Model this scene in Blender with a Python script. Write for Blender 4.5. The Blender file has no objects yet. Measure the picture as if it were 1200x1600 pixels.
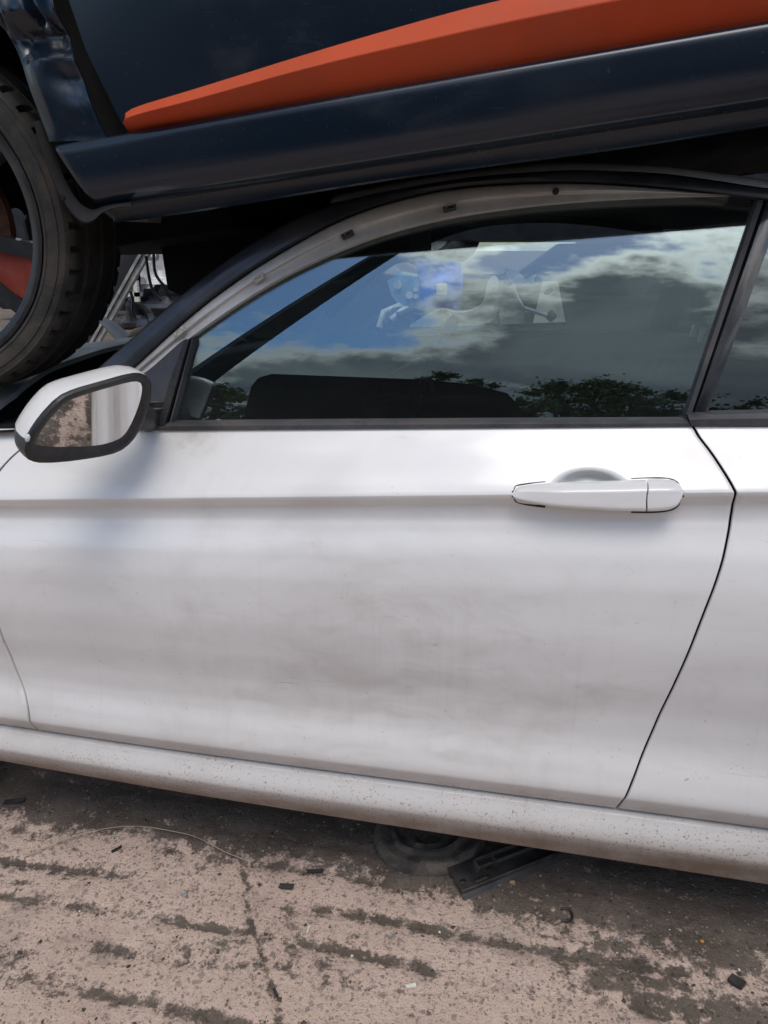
import bpy, math, random
import numpy as np
from mathutils import Vector, Matrix, noise as mnoise

random.seed(4)
R = math.radians
scene = bpy.context.scene
col = scene.collection

# ------------------------------------------------------------------ camera
CAM = np.array([0.0, -1.25, 1.27]); YAW = R(10.5); PIT = R(19.0); F = 1200.0
fw = np.array([-math.sin(YAW)*math.cos(PIT), math.cos(YAW)*math.cos(PIT), -math.sin(PIT)])
rt = np.array([math.cos(YAW), math.sin(YAW), 0.0]); upv = np.cross(rt, fw)
cd = bpy.data.cameras.new('camera'); cam = bpy.data.objects.new('camera', cd); col.objects.link(cam)
cd.sensor_fit = 'VERTICAL'; cd.sensor_height = 32.0; cd.lens = 32.0*F/1600.0
cd.clip_start = 0.05; cd.clip_end = 1000.0
M3 = Matrix(((rt[0], upv[0], -fw[0]), (rt[1], upv[1], -fw[1]), (rt[2], upv[2], -fw[2])))
cam.matrix_world = Matrix.Translation(Vector(CAM)) @ M3.to_4x4()
scene.camera = cam

# ------------------------------------------------------------------ world, sun, exposure
SUN_EL, SUN_AZ = R(62), R(14)          # azimuth measured from -Y (behind the camera) towards +X
sund = Vector((math.sin(SUN_AZ)*math.cos(SUN_EL), -math.cos(SUN_AZ)*math.cos(SUN_EL), math.sin(SUN_EL)))
world = bpy.data.worlds.new('World'); scene.world = world; world.use_nodes = True
nt = world.node_tree; nt.nodes.clear()

class NG:
    """small node-graph helper"""
    def __init__(s, tree): s.t = tree
    def n(s, typ, **kw):
        nd = s.t.nodes.new(typ)
        for k, v in kw.items(): setattr(nd, k, v)
        return nd
    def set(s, sock, v):
        if isinstance(v, bpy.types.NodeSocket): s.t.links.new(v, sock)
        else: sock.default_value = v
    def math(s, op, a, b=0.0, c=None, clamp=False):
        nd = s.n('ShaderNodeMath', operation=op); nd.use_clamp = clamp
        s.set(nd.inputs[0], a); s.set(nd.inputs[1], b)
        if c is not None: s.set(nd.inputs[2], c)
        return nd.outputs[0]
    def vmath(s, op, a, b=(0, 0, 0)):
        nd = s.n('ShaderNodeVectorMath', operation=op)
        s.set(nd.inputs[0], a); s.set(nd.inputs[1], b)
        return nd.outputs['Value'] if op == 'DOT_PRODUCT' else nd.outputs[0]
    def noise(s, vec, scale, detail=4, rough=0.55, dist=0.0):
        nd = s.n('ShaderNodeTexNoise'); s.set(nd.inputs['Vector'], vec)
        nd.inputs['Scale'].default_value = scale; nd.inputs['Detail'].default_value = min(detail, 10 if s.t is nt else 5)
        nd.inputs['Roughness'].default_value = rough; nd.inputs['Distortion'].default_value = dist
        return nd.outputs[0]
    def voro(s, vec, scale, feature='F1', out='Distance', rnd=1.0):
        nd = s.n('ShaderNodeTexVoronoi', feature=feature); s.set(nd.inputs['Vector'], vec)
        nd.inputs['Scale'].default_value = scale; nd.inputs['Randomness'].default_value = rnd
        return nd.outputs[out]
    def step(s, v, lo, hi):
        nd = s.n('ShaderNodeMapRange', interpolation_type='SMOOTHSTEP'); s.set(nd.inputs['Value'], v)
        nd.inputs['From Min'].default_value = lo; nd.inputs['From Max'].default_value = hi
        return nd.outputs[0]
    def mix(s, f, a, b):
        nd = s.n('ShaderNodeMix', data_type='RGBA'); s.set(nd.inputs[0], f)
        s.set(nd.inputs[6], c4(a)); s.set(nd.inputs[7], c4(b)); return nd.outputs[2]
    def mapping(s, vec, loc=(0, 0, 0), rot=(0, 0, 0), sc=(1, 1, 1)):
        nd = s.n('ShaderNodeMapping'); s.set(nd.inputs[0], vec)
        nd.inputs[1].default_value = loc; nd.inputs[2].default_value = rot; nd.inputs[3].default_value = sc
        return nd.outputs[0]
    def obj(s): return s.n('ShaderNodeTexCoord').outputs['Object']
    def bump(s, h, strength=0.3, dist=0.001):
        nd = s.n('ShaderNodeBump'); s.set(nd.inputs['Height'], h)
        nd.inputs['Strength'].default_value = strength; nd.inputs['Distance'].default_value = dist
        return nd.outputs[0]
def c4(c):
    if isinstance(c, bpy.types.NodeSocket): return c
    return tuple(c) + (1.0,) if len(c) == 3 else c

g = NG(nt)
sky = g.n('ShaderNodeTexSky', sky_type='NISHITA'); sky.sun_disc = False
sky.sun_elevation = SUN_EL; sky.sun_rotation = math.pi - SUN_AZ
sky.air_density = 1.0; sky.dust_density = 1.2; sky.ozone_density = 1.4
dirn = g.n('ShaderNodeTexCoord').outputs['Generated']
sep = g.n('ShaderNodeSeparateXYZ'); g.set(sep.inputs[0], dirn)
zz = g.math('ADD', g.math('MAXIMUM', sep.outputs[2], 0.0), 0.32)
cmb = g.n('ShaderNodeCombineXYZ')
g.set(cmb.inputs[0], g.math('DIVIDE', sep.outputs[0], zz)); g.set(cmb.inputs[1], g.math('DIVIDE', sep.outputs[1], zz))
CLOUD_OFF = (5.19, 18.74, 7.3)
cp = g.mapping(cmb.outputs[0], loc=CLOUD_OFF)
dens = g.noise(cp, 0.85, 10, 0.60, 0.25)
dens = g.math('ADD', dens, g.math('MULTIPLY', g.math('SUBTRACT', g.noise(cp, 4.0, 7, 0.62, .4), 0.5), 0.10))
mask = g.step(dens, 0.465, 0.515)
thick = g.step(dens, 0.485, 0.56)
cosun = g.math('MAXIMUM', g.vmath('DOT_PRODUCT', dirn, tuple(sund)), 0.0)
glow = g.math('POWER', cosun, 12.0)
bright = g.n('ShaderNodeMix', data_type='RGBA'); g.set(bright.inputs[0], glow)
bright.inputs[6].default_value = (7.6, 7.5, 7.3, 1); bright.inputs[7].default_value = (64, 61, 56, 1)
dk = g.mix(g.step(g.noise(cp, 1.7, 6, .6, .3), .35, .68), (1.25, 1.5, 1.8), (3.0, 3.2, 3.4))
ccol = g.mix(thick, bright.outputs[2], dk)
hs = g.n('ShaderNodeHueSaturation'); hs.inputs['Saturation'].default_value = 1.3; hs.inputs['Value'].default_value = 1.5; g.set(hs.inputs['Color'], sky.outputs[0])
skyc = g.mix(mask, hs.outputs[0], ccol)
bg = g.n('ShaderNodeBackground'); g.set(bg.inputs[0], skyc); bg.inputs[1].default_value = 0.14
wo = g.n('ShaderNodeOutputWorld'); nt.links.new(bg.outputs[0], wo.inputs[0])

sl = bpy.data.lights.new('sun', 'SUN'); sl.energy = 1.15; sl.angle = R(28); sl.color = (1.0, 0.96, 0.90)
so = bpy.data.objects.new('sun', sl); col.objects.link(so)
so.rotation_euler = (-sund).to_track_quat('-Z', 'Y').to_euler(); so.location = (2, -6, 8)
vs = scene.view_settings; vs.view_transform = 'Standard'; vs.look = 'None'; vs.exposure = 0.0; vs.gamma = 1.0
vs.use_curve_mapping = False
scene.cycles.use_denoising = True
scene.cycles.max_bounces = 6; scene.cycles.diffuse_bounces = 3; scene.cycles.glossy_bounces = 4; scene.cycles.transparent_max_bounces = 12
scene.cycles.sample_clamp_indirect = 6.0

# ------------------------------------------------------------------ projection helpers (pixel of the 1200x1600 photo -> point on a surface)
def ray(x, y):
    d = fw*F + rt*(x-600) + upv*(800-y); return d/np.linalg.norm(d)
def onY(x, y, Y): d = ray(x, y); return CAM + d*((Y-CAM[1])/d[1])
def onZ(x, y, Z): d = ray(x, y); return CAM + d*((Z-CAM[2])/d[2])
def onsurf(x, y, f, it=25):
    Y = 0.0
    for _ in range(it):
        p = onY(x, y, Y); Y = 0.5*Y + 0.5*float(f(p[0], p[2]))
    return onY(x, y, Y)

# ------------------------------------------------------------------ object helpers
def link(o, parent=None):
    col.objects.link(o)
    if parent is not None:
        o.parent = parent
        o.matrix_parent_inverse = Matrix.Translation(-Vector(parent.get('_o', (0, 0, 0))))
    return o
def thing(name, label, cat, loc=(0, 0, 0), group=None):
    e = bpy.data.objects.new(name, None); e.empty_display_size = 0.1; e.location = loc; col.objects.link(e)
    e['_o'] = tuple(float(v) for v in loc); e['label'] = label; e['category'] = cat
    if group: e['group'] = group
    return e
def tag(o, label, cat, group=None):
    o['label'] = label; o['category'] = cat
    if group: o['group'] = group
    return o

class MB:
    def __init__(s): s.v = []; s.f = []
    def add(s, vs_, fs_):
        k = len(s.v); s.v += [tuple(map(float, p)) for p in vs_]; s.f += [tuple(i+k for i in f) for f in fs_]; return s
    def box(s, c, d, rot=None, bev=0.0):
        hx, hy, hz = d[0]/2, d[1]/2, d[2]/2
        b = min(bev, hx*.9, hy*.9, hz*.9) if bev else 0
        pts = []
        if b:
            for sx in (-1, 1):
                for sy in (-1, 1):
                    for sz in (-1, 1):
                        pts += [(sx*hx, sy*(hy-b), sz*(hz-b)), (sx*(hx-b), sy*hy, sz*(hz-b)), (sx*(hx-b), sy*(hy-b), sz*hz)]
        else:
            pts = [(sx*hx, sy*hy, sz*hz) for sx in (-1, 1) for sy in (-1, 1) for sz in (-1, 1)]
        m = rot if rot is not None else Matrix.Identity(3)
        c = Vector(c)
        import bmesh
        bm = bmesh.new()
        for p in pts: bm.verts.new(m @ Vector(p) + c)
        bmesh.ops.convex_hull(bm, input=bm.verts[:])
        bmesh.ops.dissolve_limit(bm, angle_limit=0.01, verts=bm.verts[:], edges=bm.edges[:])
        bm.verts.index_update(); bm.verts.ensure_lookup_table()
        s.add([v.co for v in bm.verts], [[v.index for v in f.verts] for f in bm.faces]); bm.free()
        return s
    def tube(s, pts, r, n=8, cap=True):
        pts = [Vector(p) for p in pts]; rs = r if isinstance(r, (list, tuple)) else [r]*len(pts)
        rings = []; prev = None
        for i, p in enumerate(pts):
            t = (pts[min(i+1, len(pts)-1)] - pts[max(i-1, 0)]).normalized()
            if prev is None:
                a = Vector((0, 0, 1)) if abs(t.z) < 0.9 else Vector((1, 0, 0)); u = t.cross(a).normalized()
            else:
                u = (prev - t*prev.dot(t)).normalized()
            prev = u; w = t.cross(u)
            rings.append([p + (u*math.cos(2*math.pi*k/n) + w*math.sin(2*math.pi*k/n))*rs[i] for k in range(n)])
        vs_ = [q for r_ in rings for q in r_]; fs_ = []
        for i in range(len(rings)-1):
            for k in range(n):
                fs_.append((i*n+k, i*n+(k+1) % n, (i+1)*n+(k+1) % n, (i+1)*n+k))
        if cap: fs_ += [tuple(range(n-1, -1, -1)), tuple((len(rings)-1)*n+k for k in range(n))]
        return s.add(vs_, fs_)
    def grid(s, P, closed_u=False):
        P = np.asarray(P, float); a, b = P.shape[:2]
        fs_ = [(i*b+j, i*b+j+1, (i+1)*b+j+1, (i+1)*b+j) for i in range(a-1) for j in range(b-1)]
        if closed_u: fs_ += [((a-1)*b+j, (a-1)*b+j+1, j+1, j) for j in range(b-1)]
        return s.add(P.reshape(-1, 3), fs_)
    def prism(s, loop, dvec):
        """closed solid: polygon loop (3d points) extruded by dvec"""
        n = len(loop); d = Vector(dvec); L = [Vector(p) for p in loop]
        return s.add(L + [p+d for p in L], [tuple(range(n)), tuple(range(2*n-1, n-1, -1))] + [(i, i+n, (i+1) % n + n, (i+1) % n) for i in range(n)])
    def build(s, name, mat, parent=None, smooth=35, fix=True):
        me = bpy.data.meshes.new(name); me.from_pydata(s.v, [], s.f); me.materials.append(mat)
        if fix:
            import bmesh
            bm = bmesh.new(); bm.from_mesh(me); bmesh.ops.recalc_face_normals(bm, faces=bm.faces[:]); bm.to_mesh(me); bm.free()
        if smooth:
            for p in me.polygons: p.use_smooth = True
            if smooth < 180: me.set_sharp_from_angle(angle=R(smooth))
        me.update()
        return link(bpy.data.objects.new(name, me), parent)

def resample(P, n):
    P = np.asarray(P, float); d = np.r_[0, np.cumsum(np.linalg.norm(np.diff(P, axis=0), axis=1))]
    t = np.linspace(0, d[-1], n); return np.stack([np.interp(t, d, P[:, k]) for k in range(P.shape[1])], 1)
def smoothpoly(P, it=2):
    P = np.asarray(P, float)
    for _ in range(it):
        Q = [P[0]]
        for a, b in zip(P[:-1], P[1:]): Q += [a*.75+b*.25, a*.25+b*.75]
        P = np.array(Q + [P[-1]])
    return P
def pchip(xk, yk):
    xk = np.asarray(xk, float); yk = np.asarray(yk, float); h = np.diff(xk); dl = np.diff(yk)/h
    m = np.zeros_like(yk); m[0] = dl[0]; m[-1] = dl[-1]
    for i in range(1, len(xk)-1):
        m[i] = 0 if dl[i-1]*dl[i] <= 0 else (h[i-1]+h[i])/(h[i-1]/dl[i]+h[i]/dl[i-1]) if True else 0
    def f(x):
        x = np.clip(x, xk[0], xk[-1]); i = np.clip(np.searchsorted(xk, x)-1, 0, len(h)-1); t = (x-xk[i])/h[i]
        return (yk[i]*(1+2*t)*(1-t)**2 + h[i]*m[i]*t*(1-t)**2 + yk[i+1]*t*t*(3-2*t) + h[i]*m[i+1]*t*t*(t-1))
    return f
def sstep(x, a, b): t = np.clip((x-a)/(b-a), 0, 1); return t*t*(3-2*t)
def vnoise(x, y, seed=0):
    x = np.asarray(x, float); y = np.asarray(y, float)
    xi = np.floor(x).astype(np.int64); yi = np.floor(y).astype(np.int64); fx = x-xi; fy = y-yi
    fx = fx*fx*(3-2*fx); fy = fy*fy*(3-2*fy)
    def h(a, b):
        n = (a*374761393 + b*668265263 + seed*1274126177) & 0xffffffff
        n = ((n ^ (n >> 13))*1274126177) & 0xffffffff
        return ((n ^ (n >> 16)) & 0xffff)/65535.0
    return (h(xi, yi)*(1-fx)+h(xi+1, yi)*fx)*(1-fy) + (h(xi, yi+1)*(1-fx)+h(xi+1, yi+1)*fx)*fy
def fbm(x, y, seed=0, o=4):
    s = 0; a = 0.5; t = 0
    for k in range(o): s = s + a*vnoise(x*2**k, y*2**k, seed+k*17); t += a; a *= .5
    return s/t

# ------------------------------------------------------------------ materials
MATS = {}
def newmat(name):
    m = bpy.data.materials.new(name); m.use_nodes = True; m.node_tree.nodes.clear(); MATS[name] = m
    gg = NG(m.node_tree); out = gg.n('ShaderNodeOutputMaterial'); return m, gg, out
def pbr(name, colr, rough=0.5, metal=0.0, coat=0.0, var=0.15, vscale=12.0, bump=0.0, bscale=150.0, dust=0.0, dustcol=(.26, .22, .18), spec=0.5, coat_rough=0.05):
    m, gg, out = newmat(name); b = gg.n('ShaderNodeBsdfPrincipled'); o = gg.obj()
    nz = gg.noise(o, vscale, 6, .6, .3)
    dark = tuple(c*(1-var) for c in colr); lite = tuple(min(1, c*(1+var)) for c in colr)
    cc = gg.mix(gg.step(nz, .3, .7), dark, lite); rr = gg.math('ADD', gg.math('MULTIPLY', gg.noise(o, vscale*3, 5), .2), rough-.1, clamp=True)
    if dust:
        dn = gg.step(gg.math('ADD', gg.noise(o, vscale*.6, 8, .65, .6), gg.math('MULTIPLY', gg.noise(o, 260, 2), .25)), .48, .82)
        df = gg.math('MULTIPLY', dn, dust); cc = gg.mix(df, cc, dustcol); rr = gg.math('ADD', rr, gg.math('MULTIPLY', df, .6), clamp=True)
    gg.set(b.inputs['Base Color'], cc); gg.set(b.inputs['Roughness'], rr); b.inputs['Metallic'].default_value = metal
    b.inputs['Coat Weight'].default_value = coat; b.inputs['Coat Roughness'].default_value = coat_rough; b.inputs['Specular IOR Level'].default_value = spec
    if bump: gg.set(b.inputs['Normal'], gg.bump(gg.noise(o, bscale, 5, .6), bump, .002))
    m.node_tree.links.new(b.outputs[0], out.inputs[0]); return m

def white_paint():
    m, gg, out = newmat('white_paint'); b = gg.n('ShaderNodeBsdfPrincipled'); o = gg.obj()
    sp = gg.n('ShaderNodeSeparateXYZ'); gg.set(sp.inputs[0], o); z = sp.outputs[2]
    low = gg.step(z, .62, .18)                 # road film is thicker low on the body
    big = gg.step(gg.noise(o, 2.6, 7, .62, .8), .44, .72)
    swirl = gg.step(gg.noise(gg.mapping(o, rot=(0, R(24), 0), sc=(3, 3, 11)), 1.6, 6, .6, 2.2), .48, .85)
    streak = gg.step(gg.noise(gg.mapping(o, sc=(70, 8, 2.0)), 1.0, 4, .6, .2), .52, .8)
    mid = gg.math('MULTIPLY', gg.step(z, .9, .62), gg.step(z, .24, .5))
    film = gg.math('ADD', gg.math('MULTIPLY', big, .17), gg.math('MULTIPLY', low, .26))
    film = gg.math('ADD', film, gg.math('MULTIPLY', gg.math('MULTIPLY', swirl, mid), .13))
    film = gg.math('ADD', film, gg.math('MULTIPLY', gg.math('MULTIPLY', streak, gg.step(z, .95, .5)), .06))
    film = gg.math('ADD', film, gg.math('MULTIPLY', mid, .05))
    dx = gg.math('MULTIPLY', gg.math('ADD', sp.outputs[0], .18), 1.0); dz = gg.math('MULTIPLY', gg.math('SUBTRACT', z, .53), 1.7)
    dr = gg.math('SQRT', gg.math('ADD', gg.math('MULTIPLY', dx, dx), gg.math('MULTIPLY', dz, dz)))
    smear = gg.noise(gg.mapping(o, rot=(0, R(18), 0), sc=(4, 4, 9)), 1.7, 4, .6, .7)
    stain = gg.step(gg.math('SUBTRACT', gg.math('ADD', smear, .16), gg.math('MULTIPLY', dr, .62)), .40, .78)
    film = gg.math('ADD', film, gg.math('MULTIPLY', stain, .19))
    hatch = gg.math('MULTIPLY', gg.step(gg.noise(gg.mapping(o, sc=(170, 4, 6)), 1.0, 2, .5, .1), .5, .75), gg.step(dr, .42, .15))
    film = gg.math('ADD', film, gg.math('MULTIPLY', hatch, .035))
    scuff = gg.step(gg.noise(gg.mapping(o, rot=(0, R(27), 0), sc=(7, 7, 110)), 1.2, 4, .62, .9), .64, .76)
    film = gg.math('ADD', film, gg.math('MULTIPLY', gg.math('MULTIPLY', scuff, gg.step(gg.noise(o, 5, 3), .47, .62)), .42))
    ed = gg.math('ADD', gg.math('SUBTRACT', z, .288), gg.math('MULTIPLY', sp.outputs[0], .0136))
    film = gg.math('ADD', film, gg.math('MULTIPLY', gg.math('MULTIPLY', gg.step(ed, .075, .0), gg.step(ed, -.012, .0)), gg.math('MULTIPLY', gg.noise(o, 9, 5, .65), .42)))
    bx_ = gg.math('ADD', sp.outputs[0], .60); bz_ = gg.math('SUBTRACT', z, .955); br_ = gg.math('SQRT', gg.math('ADD', gg.math('MULTIPLY', bx_, bx_), gg.math('MULTIPLY', gg.math('MULTIPLY', bz_, bz_), 4.0)))
    film = gg.math('ADD', film, gg.math('MULTIPLY', gg.step(gg.math('ADD', br_, gg.math('MULTIPLY', gg.noise(o, 40, 5, .7), .16)), .18, .06), .4))
    spk = gg.step(gg.noise(o, 210, 3, .7), .58, .68)
    zone = gg.step(gg.math('ADD', gg.noise(o, 7, 5, .6), gg.math('MULTIPLY', gg.step(z, .36, .17), .50)), .56, .82)
    film = gg.math('ADD', film, gg.math('MULTIPLY', gg.step(z, .275, .19), gg.math('ADD', gg.math('MULTIPLY', gg.noise(o, 11, 5, .65), .65), .30)))
    film = gg.math('ADD', film, gg.math('MULTIPLY', gg.math('MULTIPLY', spk, zone), .75))
    spk2 = gg.step(gg.noise(o, 95, 2, .5), .735, .76)
    film = gg.math('ADD', film, gg.math('MULTIPLY', spk2, gg.math('MULTIPLY', gg.step(z, 1.0, .3), .45)), clamp=True)
    cc = gg.mix(film, (.755, .742, .715), (.225, .165, .118))
    gg.set(b.inputs['Base Color'], cc)
    gg.set(b.inputs['Roughness'], gg.math('ADD', gg.math('MULTIPLY', film, .45), .30, clamp=True))
    gg.set(b.inputs['Coat Weight'], gg.math('SUBTRACT', .85, gg.math('MULTIPLY', film, 1.3), clamp=True))
    b.inputs['Specular IOR Level'].default_value = .35
    gg.set(b.inputs['Coat Roughness'], gg.math('ADD', gg.math('MULTIPLY', film, .5), .10, clamp=True))
    gg.set(b.inputs['Normal'], gg.bump(gg.noise(o, 420, 2), .05, .0006))
    m.node_tree.links.new(b.outputs[0], out.inputs[0]); return m

def glass(name, tint, f0=0.07, dirt=0.06, seed=0.0, rough=0.0):
    m, gg, out = newmat(name); o = gg.obj()
    tr = gg.n('ShaderNodeBsdfTransparent'); tr.inputs[0].default_value = c4(tint)
    gl = gg.n('ShaderNodeBsdfGlossy'); gl.inputs['Roughness'].default_value = rough; gl.inputs[0].default_value = (.80, .94, 1, 1)
    lw = gg.n('ShaderNodeLayerWeight'); lw.inputs[0].default_value = .5
    fr = gg.math('ADD', gg.math('MULTIPLY', gg.math('POWER', lw.outputs['Facing'], 5.0), 1-f0), f0)
    mx = gg.n('ShaderNodeMixShader'); gg.set(mx.inputs[0], fr)
    m.node_tree.links.new(tr.outputs[0], mx.inputs[1]); m.node_tree.links.new(gl.outputs[0], mx.inputs[2])
    df = gg.n('ShaderNodeBsdfDiffuse'); df.inputs[0].default_value = (.42, .41, .38, 1)
    sw = gg.step(gg.noise(gg.mapping(o, loc=(seed, 0, 0), rot=(0, R(-14), 0), sc=(1.6, 1, 26)), 1.5, 8, .65, 1.9), .46, .8)
    bl = gg.step(gg.noise(o, 4.0, 6, .6, .8), .4, .75)
    sp = gg.step(gg.noise(o, 330, 2, .6), .66, .74)
    sz = gg.n('ShaderNodeSeparateXYZ'); gg.set(sz.inputs[0], o)
    lowf = gg.step(sz.outputs[2], 1.07, .97)
    dd = gg.math('ADD', gg.math('MULTIPLY', sw, gg.math('MULTIPLY', bl, dirt*1.2)), gg.math('MULTIPLY', sp, dirt*1.3))
    dd = gg.math('ADD', dd, gg.math('MULTIPLY', lowf, dirt*.6)); dd = gg.math('ADD', dd, dirt*.35, clamp=True)
    m2 = gg.n('ShaderNodeMixShader'); gg.set(m2.inputs[0], dd)
    m.node_tree.links.new(mx.outputs[0], m2.inputs[1]); m.node_tree.links.new(df.outputs[0], m2.inputs[2])
    m.node_tree.links.new(m2.outputs[0], out.inputs[0]); return m

def blue_paint():
    m, gg, out = newmat('blue_paint'); b = gg.n('ShaderNodeBsdfPrincipled'); o = gg.obj()
    film = gg.step(gg.noise(o, 4, 7, .65, .6), .5, .85)
    scr = gg.step(gg.noise(gg.mapping(o, rot=(0, R(38), 0), sc=(10, 10, 160)), 1.4, 4, .6, .6), .70, .78)
    spk = gg.step(gg.noise(o, 160, 2, .6), .70, .76)
    f = gg.math('ADD', gg.math('MULTIPLY', film, .13), gg.math('MULTIPLY', scr, .24)); f = gg.math('ADD', f, gg.math('MULTIPLY', spk, .12), clamp=True)
    gg.set(b.inputs['Base Color'], gg.mix(f, (.006, .0135, .025), (.20, .20, .19)))
    gg.set(b.inputs['Roughness'], gg.math('ADD', gg.math('MULTIPLY', f, .5), .26, clamp=True))
    b.inputs['Metallic'].default_value = .2; b.inputs['Specular IOR Level'].default_value = .25; b.inputs['Coat Weight'].default_value = .6; 
    gg.set(b.inputs['Coat Roughness'], gg.math('ADD', gg.math('MULTIPLY', f, .5), .17, clamp=True))
    m.node_tree.links.new(b.outputs[0], out.inputs[0]); return m

WHITE = white_paint(); BLUE = blue_paint()
GLASS = glass('window_glass', (.80, .86, .83), .14, .014)
QGLASS = glass('privacy_glass', (.10, .09, .12), .15, .018, 3.0)
WSGLASS = glass('windscreen_glass', (.35, .4, .4), .05, .08, 5.0)
BLACK = pbr('black_plastic', (.008, .009, .011), .42, var=.3, bump=.15, bscale=600, dust=.12)
BLACKDUST = pbr('dusty_black_plastic', (.022, .022, .023), .6, var=.3, bump=.3, bscale=300, dust=.5, dustcol=(.16, .135, .11))
GLOSSBLK = pbr('gloss_black_trim', (.010, .011, .016), .12, coat=.6, var=.2, dust=.10, dustcol=(.2, .2, .2))
NAVYTRIM = pbr('dark_trim', (.012, .014, .020), .34, coat=.25, var=.25, dust=.15, dustcol=(.12, .12, .13))
RUBBER = pbr('rubber_seal', (.03, .03, .034), .55, var=.2, dust=.35, dustcol=(.17, .15, .13))
SAIL = pbr('sail_plastic', (.030, .034, .045), .5, var=.12, bump=.2, bscale=900, dust=.12)
INNER = pbr('interior_black', (.008, .008, .0085), .85, var=.25, spec=.2)
SEAT = pbr('seat_fabric', (.035, .036, .038), .85, var=.25, bump=.3, bscale=500)
RAIL = pbr('bare_frame_metal', (.52, .50, .47), .42, metal=.15, var=.12, vscale=9, dust=.35, dustcol=(.17, .15, .13))
CLIP = pbr('clip_plastic', (.36, .35, .29), .5, var=.2, dust=.4)
CLIPD = pbr('dark_clip_plastic', (.03, .03, .03), .5, var=.2)
ORANGE = pbr('orange_trim', (.48, .058, .014), .55, coat=0, var=.10, vscale=5, bump=.08, bscale=300, dust=.22, dustcol=(.26, .13, .08), spec=.25)
ORANGE2 = pbr('orange_insert', (.17, .022, .012), .55, var=.15, dust=.2, spec=.25)
TYRE = pbr('tyre_rubber', (.010, .0098, .0095), .7, var=.3, vscale=20, bump=.3, bscale=420, dust=.36, dustcol=(.13, .105, .08))
WHEEL = pbr('dark_alloy', (.010, .011, .014), .35, metal=.3, coat=.3, var=.2, dust=.25, dustcol=(.12, .11, .1))
RUST = pbr('rusty_metal', (.14, .060, .030), .75, metal=.2, var=.45, vscale=30, bump=.4, bscale=200)
UNDER = pbr('underbody', (.005, .005, .005), .85, var=.4, bump=.3, bscale=120, dust=.10, dustcol=(.06, .05, .045))
CHROME = pbr('galvanised_metal', (.55, .55, .54), .35, metal=.8, var=.25, vscale=20, dust=.3)
ALLOY = pbr('cast_alloy', (.50, .51, .50), .5, metal=.25, var=.3, vscale=14, bump=.3, bscale=120, dust=.35)
BLUEPART = pbr('bright_blue_panel', (.012, .13, .80), .5, coat=0, var=.15, vscale=10, dust=.06, dustcol=(.2, .24, .3))
LBLUE = pbr('pale_blue_panel', (.16, .34, .50), .5, var=.25, vscale=12, dust=.3)
GREYPNL = pbr('grey_sheet_metal', (.62, .62, .60), .5, metal=.15, var=.25, vscale=10, dust=.3)
HOSE = pbr('tan_hose', (.35, .27, .19), .6, var=.25)
DUSTY = pbr('dusty_white_hood', (.46, .445, .42), .55, var=.15, vscale=6, dust=.5, dustcol=(.25, .21, .17))
SILVER = pbr('mirror_lamp', (.7, .7, .68), .2, var=.05)
WASHER = pbr('zinc_washer', (.50, .50, .48), .4, metal=.7, var=.2, vscale=60)
PALE = pbr('pale_plastic', (.6, .57, .5), .6, var=.2, vscale=60)
STONE = pbr('grit_stone', (.20, .165, .14), .85, var=.55, vscale=60, bump=.4, bscale=900)
CRUMB = pbr('dirt_crumb', (.065, .052, .042), .95, var=.4, vscale=70, bump=.5, bscale=900)
mm, gg_, oo_ = newmat('mirror_glass_silver'); bb_ = gg_.n('ShaderNodeBsdfPrincipled')
bb_.inputs['Metallic'].default_value = 1; bb_.inputs['Roughness'].default_value = .015; bb_.inputs['Base Color'].default_value = (.82, .83, .84, 1)
mm.node_tree.links.new(bb_.outputs[0], oo_.inputs[0]); MIRROR = mm

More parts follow.
